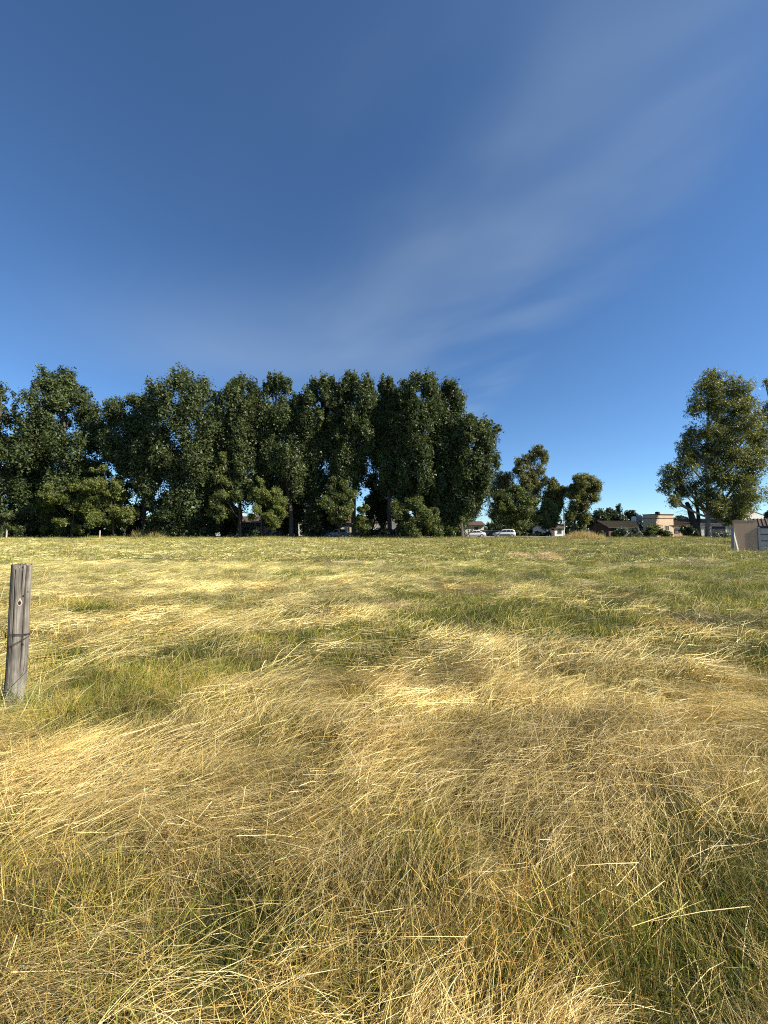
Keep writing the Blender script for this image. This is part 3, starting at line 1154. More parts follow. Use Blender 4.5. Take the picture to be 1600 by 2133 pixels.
def tree(name, label, base_px, d, lobes, mat, bark, seed, nleaf=15000, leaf=0.26, trunk_r=0.4, group=None, sub=15, droop=0.0,
         fill=0.5, top=None, limb=0.11, nlimb=22, lean=0.0, aspect=0.62, puff=0.24, low=0.12, inner=0.16):
    r = np.random.default_rng(seed)
    bp = W(base_px, 1102, d)
    base = np.array([bp[0], d, 0.0])
    zt = top if top is not None else max(c[2] + 0.3 * q[2] for c, q in lobes)
    tl = max(lobes, key=lambda e: e[0][2])[0]
    zz = np.linspace(0, 1, 9)
    spine = np.stack([base[0] + (tl[0] - base[0]) * zz ** 1.6 + r.normal(0, 0.12, 9) * (zz > 0),
                      base[1] + (tl[1] - base[1]) * zz ** 1.6 + r.normal(0, 0.12, 9) * (zz > 0), zz * zt], 1)
    rad = trunk_r * (1 - 0.86 * zz)
    root = empty(name, tuple(base))
    lo = [(c - base, q) for c, q in lobes]
    tr = link('trunk', trunk_mesh('trunk', spine - base, rad, lo, r, limb, nlimb, low), bark, root)
    link('crown', crown_mesh('crown', lo, r, nleaf, leaf, sub, fill, droop, aspect, puff, inner), mat, root)
    tag(root, label, 'tree', group)
    return root


POP = 'tall trees in the row along the road'
row = [
    # name, label, base px, d, profile, n lobes, lobe size, leaves, leaf, kind
    ('broadleaf_tree', 'dense dark tree cut by the left edge of the picture', -5, 73,
     [(803, -30, 18), (825, -60, 55), (880, -90, 75), (960, -95, 80), (1040, -95, 75), (1112, -80, 62)], 70, 1.9, 26000, 'broad', 1.15, 0.45),
    ('broadleaf_tree', 'dark tree with a narrow knob-shaped top, second from the left edge', 132, 74,
     [(766, 115, 135), (785, 86, 168), (815, 86, 173), (832, 78, 188), (870, 62, 208), (950, 55, 216), (1040, 55, 205), (1112, 70, 180)], 85, 1.8, 30000, 'broad', 1.2, 0.5),
    ('broadleaf_tree', 'rounded dark tree on the right side of the V-shaped gap in the tree line', 300, 74,
     [(826, 272, 305), (850, 238, 325), (885, 228, 335), (930, 226, 340), (985, 240, 335)], 45, 1.8, 17000, 'broad', 1.15, 0.42),
    ('poplar_tree', 'broad dark poplar with several tops, left of the narrower poplars', 378, 72,
     [(778, 362, 388), (795, 318, 428), (835, 310, 456), (900, 300, 462), (970, 306, 462), (1040, 312, 440), (1110, 325, 415)], 85, 1.75, 32000, 'poplar', 1.5, 0.5),
    ('poplar_tree', 'poplar with a blunt wide top, first narrow one in the row from the left', 500, 73,
     [(786, 490, 512), (803, 470, 541), (850, 461, 546), (920, 464, 552), (990, 470, 560), (1030, 480, 545)], 48, 1.45, 19000, 'poplar', 1.7, 0.42),
    ('poplar_tree', 'poplar with a small side spike on the right of its top', 607, 73,
     [(782, 562, 584), (797, 550, 612), (845, 545, 616), (920, 550, 628), (985, 562, 640), (1015, 580, 632)], 48, 1.4, 19000, 'poplar', 1.7, 0.48),
    ('poplar_tree', 'flat-topped poplar whose trunk is wrapped in dark ivy', 651, 74,
     [(789, 682, 694), (802, 626, 706), (845, 616, 711), (905, 620, 706), (960, 632, 690), (1030, 638, 672), (1112, 636, 668)], 55, 1.4, 21000, 'poplar', 1.7, 0.5),
    ('poplar_tree', 'poplar with bare trunk beside a bright sky gap, mid row', 738, 73,
     [(782, 728, 738), (800, 712, 772), (850, 705, 790), (910, 700, 784), (960, 702, 766), (1010, 706, 752)], 46, 1.4, 18000, 'poplar', 1.7, 0.5),
    ('poplar_tree', 'slim poplar with a narrow pointed top, right of mid row', 812, 74,
     [(783, 799, 812), (800, 789, 823), (850, 785, 830), (900, 778, 838), (960, 772, 850), (1020, 785, 852)], 42, 1.35, 17000, 'poplar', 1.8, 0.45),
    ('poplar_tree', 'full poplar with the widest flat top near the right end of the row', 868, 72,
     [(781, 880, 896), (795, 834, 906), (832, 824, 913), (900, 824, 926), (960, 828, 932), (1030, 836, 930)], 55, 1.45, 21000, 'poplar', 1.7, 0.48),
    ('poplar_tree', 'last tall poplar, standing where the row steps down on the right', 935, 73,
     [(793, 924, 941), (810, 911, 955), (836, 909, 963), (868, 911, 956), (905, 904, 962), (970, 900, 972), (1045, 904, 972), (1112, 918, 962)], 62, 1.45, 23000, 'poplar', 1.7, 0.45),
    ('poplar_tree', 'lower bushy poplar ending the row, leaning out to the right', 962, 71,
     [(867, 976, 994), (884, 950, 1014), (920, 942, 1028), (960, 942, 1032), (1005, 942, 1018), (1045, 945, 1008), (1072, 942, 972)], 58, 1.4, 24000, 'poplar', 1.5, 0.42),
]
for i, (nm, lb, bx, d, prof, nl, ls, nleaf, kind, tall, tr_) in enumerate(row):
    r = np.random.default_rng(500 + i)
    lob = profile_lobes(prof, d, r, int(nl * 1.6), ls * 1.1, tall, 0.8, 9, 1.22)
    if i == 11:
        for px, py, q in ((1036, 893, 1.1), (1030, 908, 1.0), (1022, 953, 1.1), (1018, 925, 1.1)):
            p = W(px, py, d)
            lob.append((p, np.array([q, q, q * 0.8])))
    if i == 1:
        for px, py, q in ((128, 790, 1.5), (108, 806, 1.5), (150, 806, 1.5), (130, 822, 1.7), (105, 838, 1.6), (160, 838, 1.6), (132, 850, 1.8)):
            lob.append((W(px, py, d + 0.5), np.array([q, q, q])))
    if i == 5:
        lob.append((W(604, 812, d), np.array([0.55, 0.55, 1.3])))
    if i == 3:
        lob.append((W(447, 825, d), np.array([0.9, 0.9, 1.3])))
    tree(nm, lb, bx, d, lob, M[kind], M['bark'], 900 + i, int(nleaf * 2.35), 0.29, tr_, POP, sub=26, nlimb=26, puff=0.22)

back = [
    (445, 80, [(850, 435, 470), (900, 428, 480), (1000, 430, 485), (1060, 440, 480)], 'poplar filling the gap behind the broad and the blunt-topped poplars'),
    (548, 80, [(838, 538, 560), (890, 525, 572), (1000, 525, 575), (1070, 530, 570)], 'poplar behind the gap beside the side-spiked poplar'),
    (618, 81, [(835, 608, 630), (890, 598, 640), (1000, 600, 645), (1080, 605, 640)], 'poplar behind the gap left of the ivy-wrapped poplar'),
    (706, 80, [(838, 696, 718), (890, 688, 726), (980, 688, 728), (1040, 692, 725)], 'poplar behind the gap right of the ivy-wrapped poplar'),
    (832, 80, [(832, 820, 846), (890, 808, 856), (1000, 812, 860), (1080, 820, 850)], 'poplar behind the gap right of the slim poplar'),
    (916, 80, [(840, 905, 930), (900, 895, 938), (1000, 895, 940), (1080, 900, 935)], 'poplar behind the gap before the last tall poplar'),
]
for i, (bx, d, prof, lb) in enumerate(back):
    r = np.random.default_rng(620 + i)
    tree('poplar_tree', lb, bx, d, profile_lobes(prof, d, r, 36, 1.5, 1.6, 0.8, 4), M['poplar'], M['bark'], 930 + i, 15000, 0.33, 0.35, POP, sub=18, nlimb=16, puff=0.24)

under = [
    (282, [(935, 262, 300), (960, 245, 318), (1040, 240, 325), (1105, 250, 315)], 'shaded street tree filling the gap at the left of the broad poplar'),
    (462, [(985, 445, 480), (1010, 430, 498), (1070, 430, 500), (1105, 440, 490)], 'shaded street tree behind the olive young tree'),
    (588, [(1000, 570, 600), (1025, 552, 622), (1070, 552, 622), (1108, 560, 615)], 'shaded street tree behind the poplar with the side spike'),
    (690, [(1030, 672, 705), (1055, 660, 722), (1095, 665, 720)], 'shaded street tree behind the small mid row tree'),
    (778, [(985, 768, 795), (1010, 760, 812), (1060, 758, 815), (1085, 765, 808)], 'shaded street tree between the sky gap and the slim poplar'),
    (880, [(1000, 860, 900), (1040, 845, 915), (1105, 850, 912)], 'shaded street tree behind the big leafy shrub'),
    (965, [(1010, 945, 985), (1050, 935, 1000), (1090, 940, 985)], 'shaded street tree behind the bushy end poplar'),
    (60, [(1000, 40, 85), (1040, 20, 110), (1105, 25, 105)], 'shaded street tree between the two leftmost trees'),
    (215, [(985, 195, 240), (1020, 185, 250), (1080, 185, 250)], 'shaded street tree behind the taller feathery tree'),
]
for i, (bx, prof, lb) in enumerate(under):
    r = np.random.default_rng(650 + i)
    tree('street_tree', lb, bx, 84, profile_lobes(prof, 84, r, 26, 1.5, 1.0, 0.8), M['broad'], M['bark'], 950 + i, 9000, 0.34, 0.2, 'trees on the far pavement', sub=14, nlimb=12, limb=0.07)

# small paler trees and shrubs in front of the row
front = [
    ('feathery_tree', 'pale feathery small tree at the left, lower of two side by side', 150, 69,
     [(1003, 130, 165), (1020, 95, 190), (1055, 82, 192), (1090, 88, 180), (1112, 100, 165)], 26, 1.1, 9000, 'feather', 0.9, 0.12),
    ('feathery_tree', 'taller pale feathery tree with a pale trunk foot, right of its twin', 238, 69,
     [(970, 205, 262), (985, 188, 266), (1020, 183, 275), (1060, 180, 280), (1095, 190, 268)], 30, 1.15, 11000, 'feather', 0.9, 0.16),
    ('young_tree', 'olive green young tree before the broad poplar', 503, 69.5,
     [(943, 460, 490), (960, 442, 505), (1000, 445, 510), (1050, 440, 508), (1100, 445, 500)], 30, 1.1, 10000, 'shrub', 0.95, 0.13),
    ('young_tree', 'light green young tree with a leaning crown, right of the olive one', 546, 69,
     [(996, 520, 550), (1012, 510, 572), (1045, 508, 590), (1075, 520, 592), (1092, 530, 585)], 24, 1.05, 8500, 'feather', 0.9, 0.12),
    ('young_tree', 'small light tree below the sky gaps, mid row', 706, 69.5,
     [(992, 690, 715), (1010, 678, 730), (1045, 672, 738), (1085, 682, 732)], 20, 1.05, 7000, 'shrub', 0.95, 0.12),
    ('shrub', 'rounded bright green bush right of the small mid row tree', 757, 69,
     [(1052, 748, 768), (1065, 742, 772), (1090, 742, 772), (1110, 748, 766)], 12, 0.8, 3500, 'feather', 0.9, 0.08),
    ('shrub', 'big leafy shrub with a yellowish right edge at the poplar feet', 866, 69,
     [(1030, 850, 880), (1045, 822, 900), (1075, 815, 918), (1112, 822, 918)], 30, 1.1, 10000, 'shrub', 0.95, 0.12),
    ('shrub', 'dark low bush at the tree feet below the broad poplar', 340, 69.5,
     [(1040, 330, 350), (1060, 312, 380), (1090, 310, 392), (1112, 320, 385)], 18, 1.0, 6500, 'broad', 0.95, 0.1),
    ('shrub', 'dark low bush in the left corner of the tree line', 30, 69,
     [(1062, 10, 40), (1080, -10, 75), (1112, -15, 80)], 16, 1.0, 6000, 'broad', 0.9, 0.1),
]
for i, (nm, lb, bx, d, prof, nl, ls, nleaf, kind, tall, tr_) in enumerate(front):
    r = np.random.default_rng(700 + i)
    lob = profile_lobes(prof, d, r, nl, ls, tall, 0.9)
    o = tree(nm, lb, bx, d, lob, M[kind], M['bark'], 1200 + i, int(nleaf * 2.4), 0.20, tr_, None, sub=18, nlimb=8, limb=0.05, aspect=0.5, low=0.05)
    if nm == 'shrub':
        o['category'] = 'shrub'


# ------------------------------------------------------------------ eucalyptus and other trees on the right
def px_lobes(lst, d, r, subs=4, tall=1.3, depth=0.9):
    """lst of (px, py, rx, ry): each big mass breaks into a few smaller lobes"""
    k = ppm(d)
    out = []
    for px, py, rx, ry in lst:
        c = W(px, py, d)
        q = np.array([rx / k, rx / k * depth, ry / k])
        off = r.normal(0, 0.35 * q[1])
        for e in range(subs):
            u = r.normal(size=3)
            u /= np.linalg.norm(u)
            s = r.uniform(0.55, 0.8)
            out.append((c + np.array([0, off, 0]) + q * u * np.array([1, 1, 1.3]) * (1.15 - s) * 1.15, q * s * 1.1 * np.array([1, 1, tall])))
    return out


EUC = [(1500, 790, 30, 22), (1470, 815, 28, 24), (1520, 820, 28, 24), (1450, 850, 24, 15), (1490, 850, 34, 22), (1545, 850, 30, 24),
       (1560, 835, 16, 14), (1540, 880, 34, 22), (1505, 885, 22, 18), (1445, 905, 24, 18), (1480, 910, 36, 22), (1530, 915, 40, 24), (1570, 905, 24, 20),
       (1430, 935, 18, 20), (1470, 950, 36, 24), (1520, 955, 38, 26), (1565, 965, 26, 26), (1580, 925, 18, 22), (1490, 985, 34, 22),
       (1400, 985, 20, 16), (1395, 1010, 18, 16), (1425, 985, 22, 22), (1410, 1040, 18, 12), (1440, 1010, 24, 18), (1470, 1020, 30, 20),
       (1530, 1000, 34, 24), (1560, 1005, 22, 22), (1545, 1035, 30, 22), (1515, 1050, 30, 22), (1552, 1042, 16, 16), (1532, 1068, 20, 14), (1482, 1048, 24, 18), (1505, 1072, 24, 14), (1460, 1040, 16, 16), (1522, 1082, 18, 9), (1585, 880, 16, 20), (1592, 950, 14, 20)]
r = np.random.default_rng(42)
tree('eucalyptus_tree', 'huge eucalyptus towering over the houses at the right', 1475, 76, px_lobes(EUC, 76, r, 5), M['euc'], M['eucbark'],
     61, 90000, 0.30, 0.42, sub=14, droop=0.5, nlimb=60, limb=0.16, aspect=0.36, puff=0.22, fill=0.4, low=0.12, inner=0.07)
EUC2 = [(1602, 797, 12, 12), (1612, 850, 18, 16), (1595, 865, 14, 14), (1612, 885, 24, 20), (1600, 910, 22, 20), (1630, 930, 34, 30), (1640, 980, 36, 30), (1660, 860, 30, 30), (1660, 800, 26, 20), (1650, 1030, 36, 26)]
tree('eucalyptus_tree', 'second eucalyptus at the right edge, mostly out of the picture', 1650, 88, px_lobes(EUC2, 88, r, 5), M['eucdark'], M['eucbark'],
     62, 24000, 0.31, 0.5, sub=14, droop=0.5, nlimb=26, limb=0.14, aspect=0.36, fill=0.35, low=0.3)

mid = [
    ('eucalyptus_tree', 'bronze tinted tree just right of the poplar row', 1040, 104, [(1040, 1000, 16, 14), (1058, 1003, 14, 14), (1030, 1020, 16, 14), (1050, 1030, 20, 16), (1035, 1055, 20, 18), (1055, 1070, 20, 18)], 'bronze', 11000),
    ('eucalyptus_tree', 'tall thin eucalyptus with an open rounded top, far group', 1112, 100, [(1122, 945, 18, 13), (1137, 952, 9, 12), (1105, 958, 12, 10), (1085, 965, 14, 14), (1100, 985, 18, 14), (1122, 985, 14, 14), (1078, 985, 12, 12),
      (1092, 1010, 18, 16), (1115, 1015, 18, 16), (1130, 1000, 10, 10), (1110, 1045, 18, 18)], 'eucdark', 15000),
    ('round_tree', 'dark rounded tree standing in front of the far eucalyptus', 1072, 84, [(1075, 1028, 26, 14), (1052, 1045, 22, 18), (1090, 1050, 24, 18), (1068, 1065, 30, 18), (1045, 1080, 22, 14), (1095, 1080, 24, 14), (1070, 1092, 30, 12)], 'shrub', 17000),
    ('eucalyptus_tree', 'yellow-olive tree between the open eucalyptus and the round one by the lamp', 1152, 98, [(1150, 1012, 14, 12), (1160, 1028, 14, 14), (1145, 1035, 14, 14), (1166, 1050, 10, 14), (1150, 1060, 16, 14), (1172, 1020, 9, 8)], 'euc', 10000),
    ('round_tree', 'small dark tree with a pale thin trunk left of the lamp', 1146, 86, [(1140, 1060, 16, 14), (1128, 1075, 14, 14), (1150, 1075, 16, 14), (1138, 1088, 18, 10)], 'shrub', 7000),
    ('eucalyptus_tree', 'olive eucalyptus with one rounded crown behind the lamp', 1196, 94, [(1215, 995, 20, 12), (1230, 1008, 20, 14), (1205, 1012, 20, 16), (1225, 1028, 24, 14), (1245, 1015, 10, 12), (1192, 1030, 14, 14), (1240, 1040, 12, 10),
      (1200, 1050, 14, 14), (1215, 1055, 14, 12), (1190, 1075, 14, 14), (1212, 1080, 14, 14)], 'euc', 17000),
]
for i, (nm, lb, bx, d, lst, kind, nleaf) in enumerate(mid):
    tree(nm, lb, bx, d, px_lobes(lst, d, r, 5), M[kind], M['palebark'] if i in (1, 4) else M['bark'], 1500 + i, int(nleaf * 2.2), 0.29, 0.3, 'trees of the far group', sub=12,
         droop=0.35, nlimb=26, limb=0.1, aspect=0.42, fill=0.4, low=0.25, puff=0.21, inner=0.06)

bgt = [
    (1240, 118, [(1240, 1078, 18, 12), (1255, 1085, 14, 12), (1228, 1090, 16, 10)], 'dark small tree behind the bare pole'),
    (1272, 118, [(1272, 1070, 12, 10), (1262, 1080, 14, 10), (1282, 1085, 16, 10)], 'dark tree with ragged top right of the bare pole'),
    (1295, 120, [(1292, 1072, 8, 14), (1300, 1085, 14, 10), (1312, 1075, 12, 9), (1325, 1083, 10, 8)], 'dark tree with two tops left of the water tanks'),
    (1418, 130, [(1418, 1086, 20, 7), (1405, 1090, 14, 6)], 'far low tree between the block house and the big eucalyptus'),
    (1600, 125, [(1602, 1080, 10, 10), (1616, 1075, 18, 14)], 'far dark tree right of the white gable building'),
]
for i, (bx, d, lst, lb) in enumerate(bgt):
    tree('garden_tree', lb, bx, d, px_lobes(lst, d, r, 5), M['fir'], M['bark'], 1700 + i, 8000, 0.36, 0.18, 'far garden trees', sub=12, nlimb=10, limb=0.07, fill=0.35)

# dead stump beside the big eucalyptus
sb = W(1452, 1100, 77)
s0 = empty('dead_tree', (sb[0], 77, 0))
p = np.array([(0, 0, 0), (-0.2, 0, 1.6), (-0.75, 0.1, 3.6), (-1.25, 0.1, 5.6), (-1.75, 0.15, 6.9)])
mb = MB().tube(p, [0.75, 0.66, 0.58, 0.44, 0.34], 10)
mb.build('trunk', M['darkbark'], s0, True)
mb = MB()
mb.tube([(-0.1, 0, 1.0), (0.45, 0.1, 3.5), (0.35, 0.15, 6.0), (0.1, 0.1, 9.0)], [0.4, 0.33, 0.25, 0.15], 8)
mb.tube([(-0.4, 0, 2.4), (-1.6, 0.2, 3.6), (-2.6, 0.1, 4.3)], [0.1, 0.06, 0.02], 5)
for k in range(16):
    z = random.Random(k).uniform(3, 6)
    q = random.Random(k + 50)
    mb.tube([(-1.3, 0, z * 0.8), (-2.2 - q.random(), q.uniform(-.5, .5), z * 0.85 + q.uniform(-.2, .5)), (-3.2 - q.random() * 1.6, q.uniform(-.8, .8), z * 0.8 + q.uniform(-.4, .8))], [0.035, 0.022, 0.008], 4)
mb.build('branch', M['darkbark'], s0, True)
tag(s0, 'blackened snapped tree trunk leaning left beside the big eucalyptus', 'dead tree')

# hedge fence, shrubs
def shrub(name, px0, px1, py0, py1, d, label, kind, n, seed, leaf=0.14, cat='shrub', group=None):
    q = np.random.default_rng(seed)
    k = ppm(d)
    cx = 0.5 * (px0 + px1)
    b = W(cx, 1102, d)
    top = W(cx, py0, d)[2]
    hw = 0.5 * (px1 - px0) / k
    lob = []
    m = max(5, int(hw * 4))
    for e in range(m):
        x = q.uniform(-hw, hw) * 0.9
        s = min(top * 0.42, 0.8) * q.uniform(0.8, 1.15)
        lob.append((np.array([x, q.normal(0, 0.35), q.uniform(s * 0.6, max(top - s, s * 0.7))]), np.array([s, s * 0.9, s])))
    root = empty(name, (b[0], d, 0))
    link('crown', crown_mesh('crown', lob, q, int(n * 1.6), leaf * 1.25, 12, 0.35), M[kind], root)
    for c, s in lob[::2]:
        MB().tube(curve3(np.array([c[0] * 0.6, 0, 0.0]), np.array([c[0] * 0.7, 0, c[2] * 0.5]), c, 4), np.linspace(0.03, 0.01, 4), 4).build('stem', M['bark'], root)
    tag(root, label, cat, group)


shrub('hedge', 1072, 1148, 1106, 1118, 83, 'clipped dark hedge along the road right of the parked hatchback', 'fir', 4200, 21, 0.16, 'hedge')
shrub('shrub', 1288, 1312, 1096, 1115, 70, 'silvery grey shrub at the field edge, left of its larger neighbour', 'silver', 1600, 22)
shrub('shrub', 1308, 1336, 1093, 1114, 71, 'larger silvery grey shrub before the low mossy house', 'silver', 2200, 23)
shrub('shrub', 1342, 1370, 1090, 1114, 72, 'olive shrub at the corner of the peach block house', 'shrub', 2400, 24)
shrub('shrub', 1374, 1402, 1100, 1115, 72, 'low green shrub below the lit wall of the block house', 'shrub', 1600, 25)
shrub('shrub', 1412, 1448, 1092, 1116, 73, 'dark bush at the foot of the snapped trunk', 'fir', 2600, 26)
shrub('shrub', 1478, 1520, 1106, 1118, 68, 'low pale-flecked plants under the big eucalyptus', 'silver', 1500, 27)
shrub('shrub', 1185, 1215, 1100, 1116, 80, 'small dark bush behind the golden grass', 'fir', 1800, 28)
shrub('shrub', 1250, 1290, 1104, 1117, 70, 'low weedy bush right of the golden grass', 'shrub', 1800, 29)
shrub('shrub', 900, 950, 1090, 1116, 70, 'dense dark undergrowth left of the parked sedan', 'shrub', 4500, 30)
shrub('shrub', 395, 455, 1085, 1116, 73, 'dense dark undergrowth between the broad poplar and the olive young tree', 'fir', 4500, 31)
shrub('shrub', 500, 545, 1096, 1116, 74, 'low shaded thicket behind the young trees', 'fir', 3200, 32)
shrub('shrub', 185, 262, 1088, 1116, 73, 'shaded thicket behind the pale feathery tree', 'fir', 4500, 33)
shrub('shrub', 765, 812, 1100, 1116, 71.5, 'low dark undergrowth at the foot of the slim poplar', 'fir', 3000, 34)


def distant_wood():
    q = np.random.default_rng(88)
    lob = []
    for k in range(230):
        x = q.uniform(-200, 190)
        h = q.uniform(2.2, 4.2) if x > 20 else q.uniform(3.5, 6.5)
        s = q.uniform(1.6, 2.8)
        lob.append((np.array([x, 165 + q.normal(0, 3), h - s * 0.6]), np.array([s * 1.5, s, s])))
    o = link('distant_wood', crown_mesh('distant_wood', lob, q, 30000, 0.8, 10, 0.4), M['fir'])
    tag(o, 'far dark band of trees behind the houses', 'trees', kind='stuff')


distant_wood()


# ------------------------------------------------------------------ buildings
def box(parent, name, mat, x0, x1, y0, y1, z0, z1, bevel=False):
    return MB().box(x0, x1, y0, y1, z0, z1).build(name, mat, parent)


def window(parent, x, z, w, h, y, mat=None, side=None):
    """window in a wall facing -y at depth y (side: wall facing +x or -x at x)"""
    if side is None:
        mb = MB()
        t = 0.07
        mb.box(x - w / 2, x + w / 2, y - 0.05, y - 0.002, z + h - t, z + h)
        mb.box(x - w / 2, x + w / 2, y - 0.05, y - 0.002, z, z + t)
        for e in (-1, 0, 1):
            xc = x + e * (w / 2 - t / 2)
            mb.box(xc - t / 2, xc + t / 2, y - 0.048, y - 0.003, z + t, z + h - t)
        f = mb.build('window', mat or M['frame'], parent)
        box(f, 'pane', M['glass'], x - w / 2 + t, x + w / 2 - t, y - 0.02, y - 0.004, z + t, z + h - t)
        box(f, 'sill', M['concrete'], x - w / 2 - 0.08, x + w / 2 + 0.08, y - 0.14, y - 0.001, z - 0.08, z - 0.003)
    else:
        s = 1 if side > 0 else -1
        xa, xb = sorted((x + s * 0.002, x + s * 0.05))
        mb = MB()
        t = 0.07
        mb.box(xa, xb, y - w / 2, y + w / 2, z + h - t, z + h).box(xa, xb, y - w / 2, y + w / 2, z, z + t)
        for e in (-1, 0, 1):
            yc = y + e * (w / 2 - t / 2)
            mb.box(xa, xb, yc - t / 2, yc + t / 2, z + t + 0.001, z + h - t - 0.001)
        f = mb.build('window', mat or M['frame'], parent)
        xa, xb = sorted((x + s * 0.004, x + s * 0.02))
        box(f, 'pane', M['glass'], xa, xb, y - w / 2 + t, y + w / 2 - t, z + t, z + h - t)
    return f


def door(parent, x, w, h, y, mat):
    f = box(parent, 'door', mat, x - w / 2, x + w / 2, y - 0.04, y - 0.002, 0.05, h)
    box(f, 'handle', M['steel'], x + w / 2 - 0.15, x + w / 2 - 0.08, y - 0.09, y - 0.041, 1.0, 1.08)
    return f


def gable(parent, x0, x1, y0, y1, z, h, mat, over=0.4, axis='x', name='roof', th=0.14):
    """pitched roof of two slabs; ridge runs along axis"""
    mb = MB()
    if axis == 'x':
        ym = (y0 + y1) / 2
        mb.prism_x([(y0 - over, z - over * h / (ym - y0)), (ym, z + h), (ym, z + h + th), (y0 - over, z - over * h / (ym - y0) + th)], x0 - over, x1 + over)
        mb.prism_x([(y1 + over, z - over * h / (ym - y0)), (y1 + over, z - over * h / (ym - y0) + th), (ym, z + h + th), (ym, z + h)], x0 - over, x1 + over)
    else:
        xm = (x0 + x1) / 2
        mb.prism([(x0 - over, z - over * h / (xm - x0)), (xm, z + h), (xm, z + h + th), (x0 - over, z - over * h / (xm - x0) + th)], y0 - over, y1 + over)
        mb.prism([(x1 + over, z - over * h / (xm - x0)), (x1 + over, z - over * h / (xm - x0) + th), (xm, z + h + th), (xm, z + h)], y0 - over, y1 + over)
    return mb.build(name, mat, parent)


def gwall(parent, x0, x1, y0, y1, z, h, mat, axis='x'):
    """walls with gable ends"""
    mb = MB()
    if axis == 'x':
        mb.prism_x([(y0, 0), (y1, 0), (y1, z), ((y0 + y1) / 2, z + h - 0.02), (y0, z)], x0, x1)
    else:
        mb.prism([(x0, 0), (x1, 0), (x1, z), ((x0 + x1) / 2, z + h - 0.02), (x0, z)], y0, y1)
    return mb.build('wall', mat, parent)


def at(px, d):
    return float(W(px, 1102, d)[0])


# peach block house
d = 82
x = at(1367, d)
h = empty('block_house', (x, d, 0), R(15))
# local axes: corner nearest the camera at origin; -y face turns right-front, -x face turns left-front
box(h, 'wall', M['peach'], 0, 4.7, 0, 3.0, 0, 4.65)
mb = MB().box(-0.12, 4.82, -0.12, 3.12, 4.65, 4.80)
mb.box(-0.06, 4.76, -0.06, 3.06, 3.85, 3.95)
mb.build('cornice', M['brownwood'], h)
window(h, 0, 1.3, 1.0, 1.1, 1.5, side=-1)
window(h, 2.9, 1.3, 1.1, 1.1, 0)
tk = MB().loft([[(2.6 + rr * math.cos(a), 1.8 + rr * math.sin(a), z) for a in np.linspace(0, 2 * np.pi, 12, endpoint=False)] for rr, z in ((0.42, 4.78), (0.45, 5.1), (0.43, 5.3), (0.2, 5.38))])
tk.build('water_tank', M['dark'], h)
tag(h, 'flat-roofed peach block house with a dark water tank on its roof', 'house')

# wing with a long low flat wall
x = at(1386, 84)
h = empty('low_house', (x, 84.5, 0), R(4))
box(h, 'wall', M['tan'], 0, 6.6, 0, 6, 0, 3.05)
box(h, 'roof', M['rooftile'], -0.3, 6.9, -0.5, 6.3, 3.05, 3.22)
box(h, 'canopy', M['dark'], 0.0, 4.4, -1.6, -0.502, 2.35, 2.45)
for k in range(3):
    box(h, 'post', M['cream'], 0.4 + k * 1.9, 0.52 + k * 1.9, -1.52, -1.4, 0, 2.35)
door(h, 1.2, 0.9, 2.1, 0, M['brownwood'])
window(h, 3.0, 1.0, 1.3, 1.1, 0)
box(h, 'chimney', M['greywall'], 2.5, 3.0, 2, 2.5, 3.22, 3.8)
tag(h, 'low tan house with a flat roof and a posted porch beside the block house', 'house')

# house behind the eucalyptus, garage gate
x = at(1436, 90)
h = empty('porch_house', (x, 90, 0), R(-2))
gwall(h, 0, 10.0, 0, 8, 2.7, 1.3, M['cream'])
gable(h, 0, 10.0, 0, 8, 2.7, 1.3, M['rooftile'])
window(h, 2.0, 0.9, 1.3, 1.2, 0)
door(h, 3.9, 0.9, 2.1, 0, M['brownwood'])
g = box(h, 'garage_door', M['dark'], 5.0, 8.0, -0.06, -0.002, 0.02, 2.25)
for k in range(4):
    box(g, 'rail', M['cladding'], 5.02, 7.98, -0.085, -0.061, 0.3 + k * 0.5, 0.36 + k * 0.5)
window(h, 9.1, 1.0, 1.0, 1.1, 0)
tag(h, 'cream house with tiled roof and dark garage door behind the eucalyptus trunk', 'house')

# low mossy-roofed house on the left of the block house
x = at(1268, 88)
h = empty('mossy_house', (x, 88, 0), R(12))
gwall(h, 0, 8.6, 0, 6, 2.1, 1.3, M['brick'])
mr = gable(h, 0, 8.6, 0, 6, 2.1, 1.3, M['mossroof'], 0.5)
for k in range(31):
    xx = -0.45 + k * 0.315
    MB().tube([(xx, -0.5, 2.1 - 0.5 * 1.3 / 3 + 0.15), (xx, 3.0, 3.40 + 0.15)], [0.06, 0.06], 6).build('tile_row', M['mossroof'], mr)
window(h, 2.0, 0.8, 1.2, 1.1, 0)
door(h, 4.0, 0.9, 2.0, 0, M['brownwood'])
window(h, 6.6, 0.8, 1.4, 1.1, 0)
tag(h, 'low brick house with a mossy tiled roof left of the block house', 'house')
for k, (px, lb) in enumerate(((1321, 'smaller pale water tank on a stand above the mossy roof'), (1331, 'larger pale water tank right above the mossy roof'))):
    tx = at(px, 96)
    t = empty('water_tank', (tx, 96, 0))
    rr = 0.55 if k == 0 else 0.85
    zb = 3.5 if k == 0 else 3.6
    MB().loft([[(q * rr * math.cos(a), q * rr * math.sin(a), zb + z) for a in np.linspace(0, 2 * np.pi, 14, endpoint=False)]
               for q, z in ((0.95, 0), (1, 0.2), (1, 0.9), (0.93, 1.05), (0.35, 1.25))]).build('tank', M['white'] if k == 0 else M['concrete'], t)
    for sx in (-1, 1):
        for sy in (-1, 1):
            MB().tube([(sx * 0.4, sy * 0.4, 0), (sx * 0.35, sy * 0.35, zb)], [0.07, 0.07], 6).build('leg', M['steel'], t)
    tag(t, lb, 'water tank', 'water tanks')

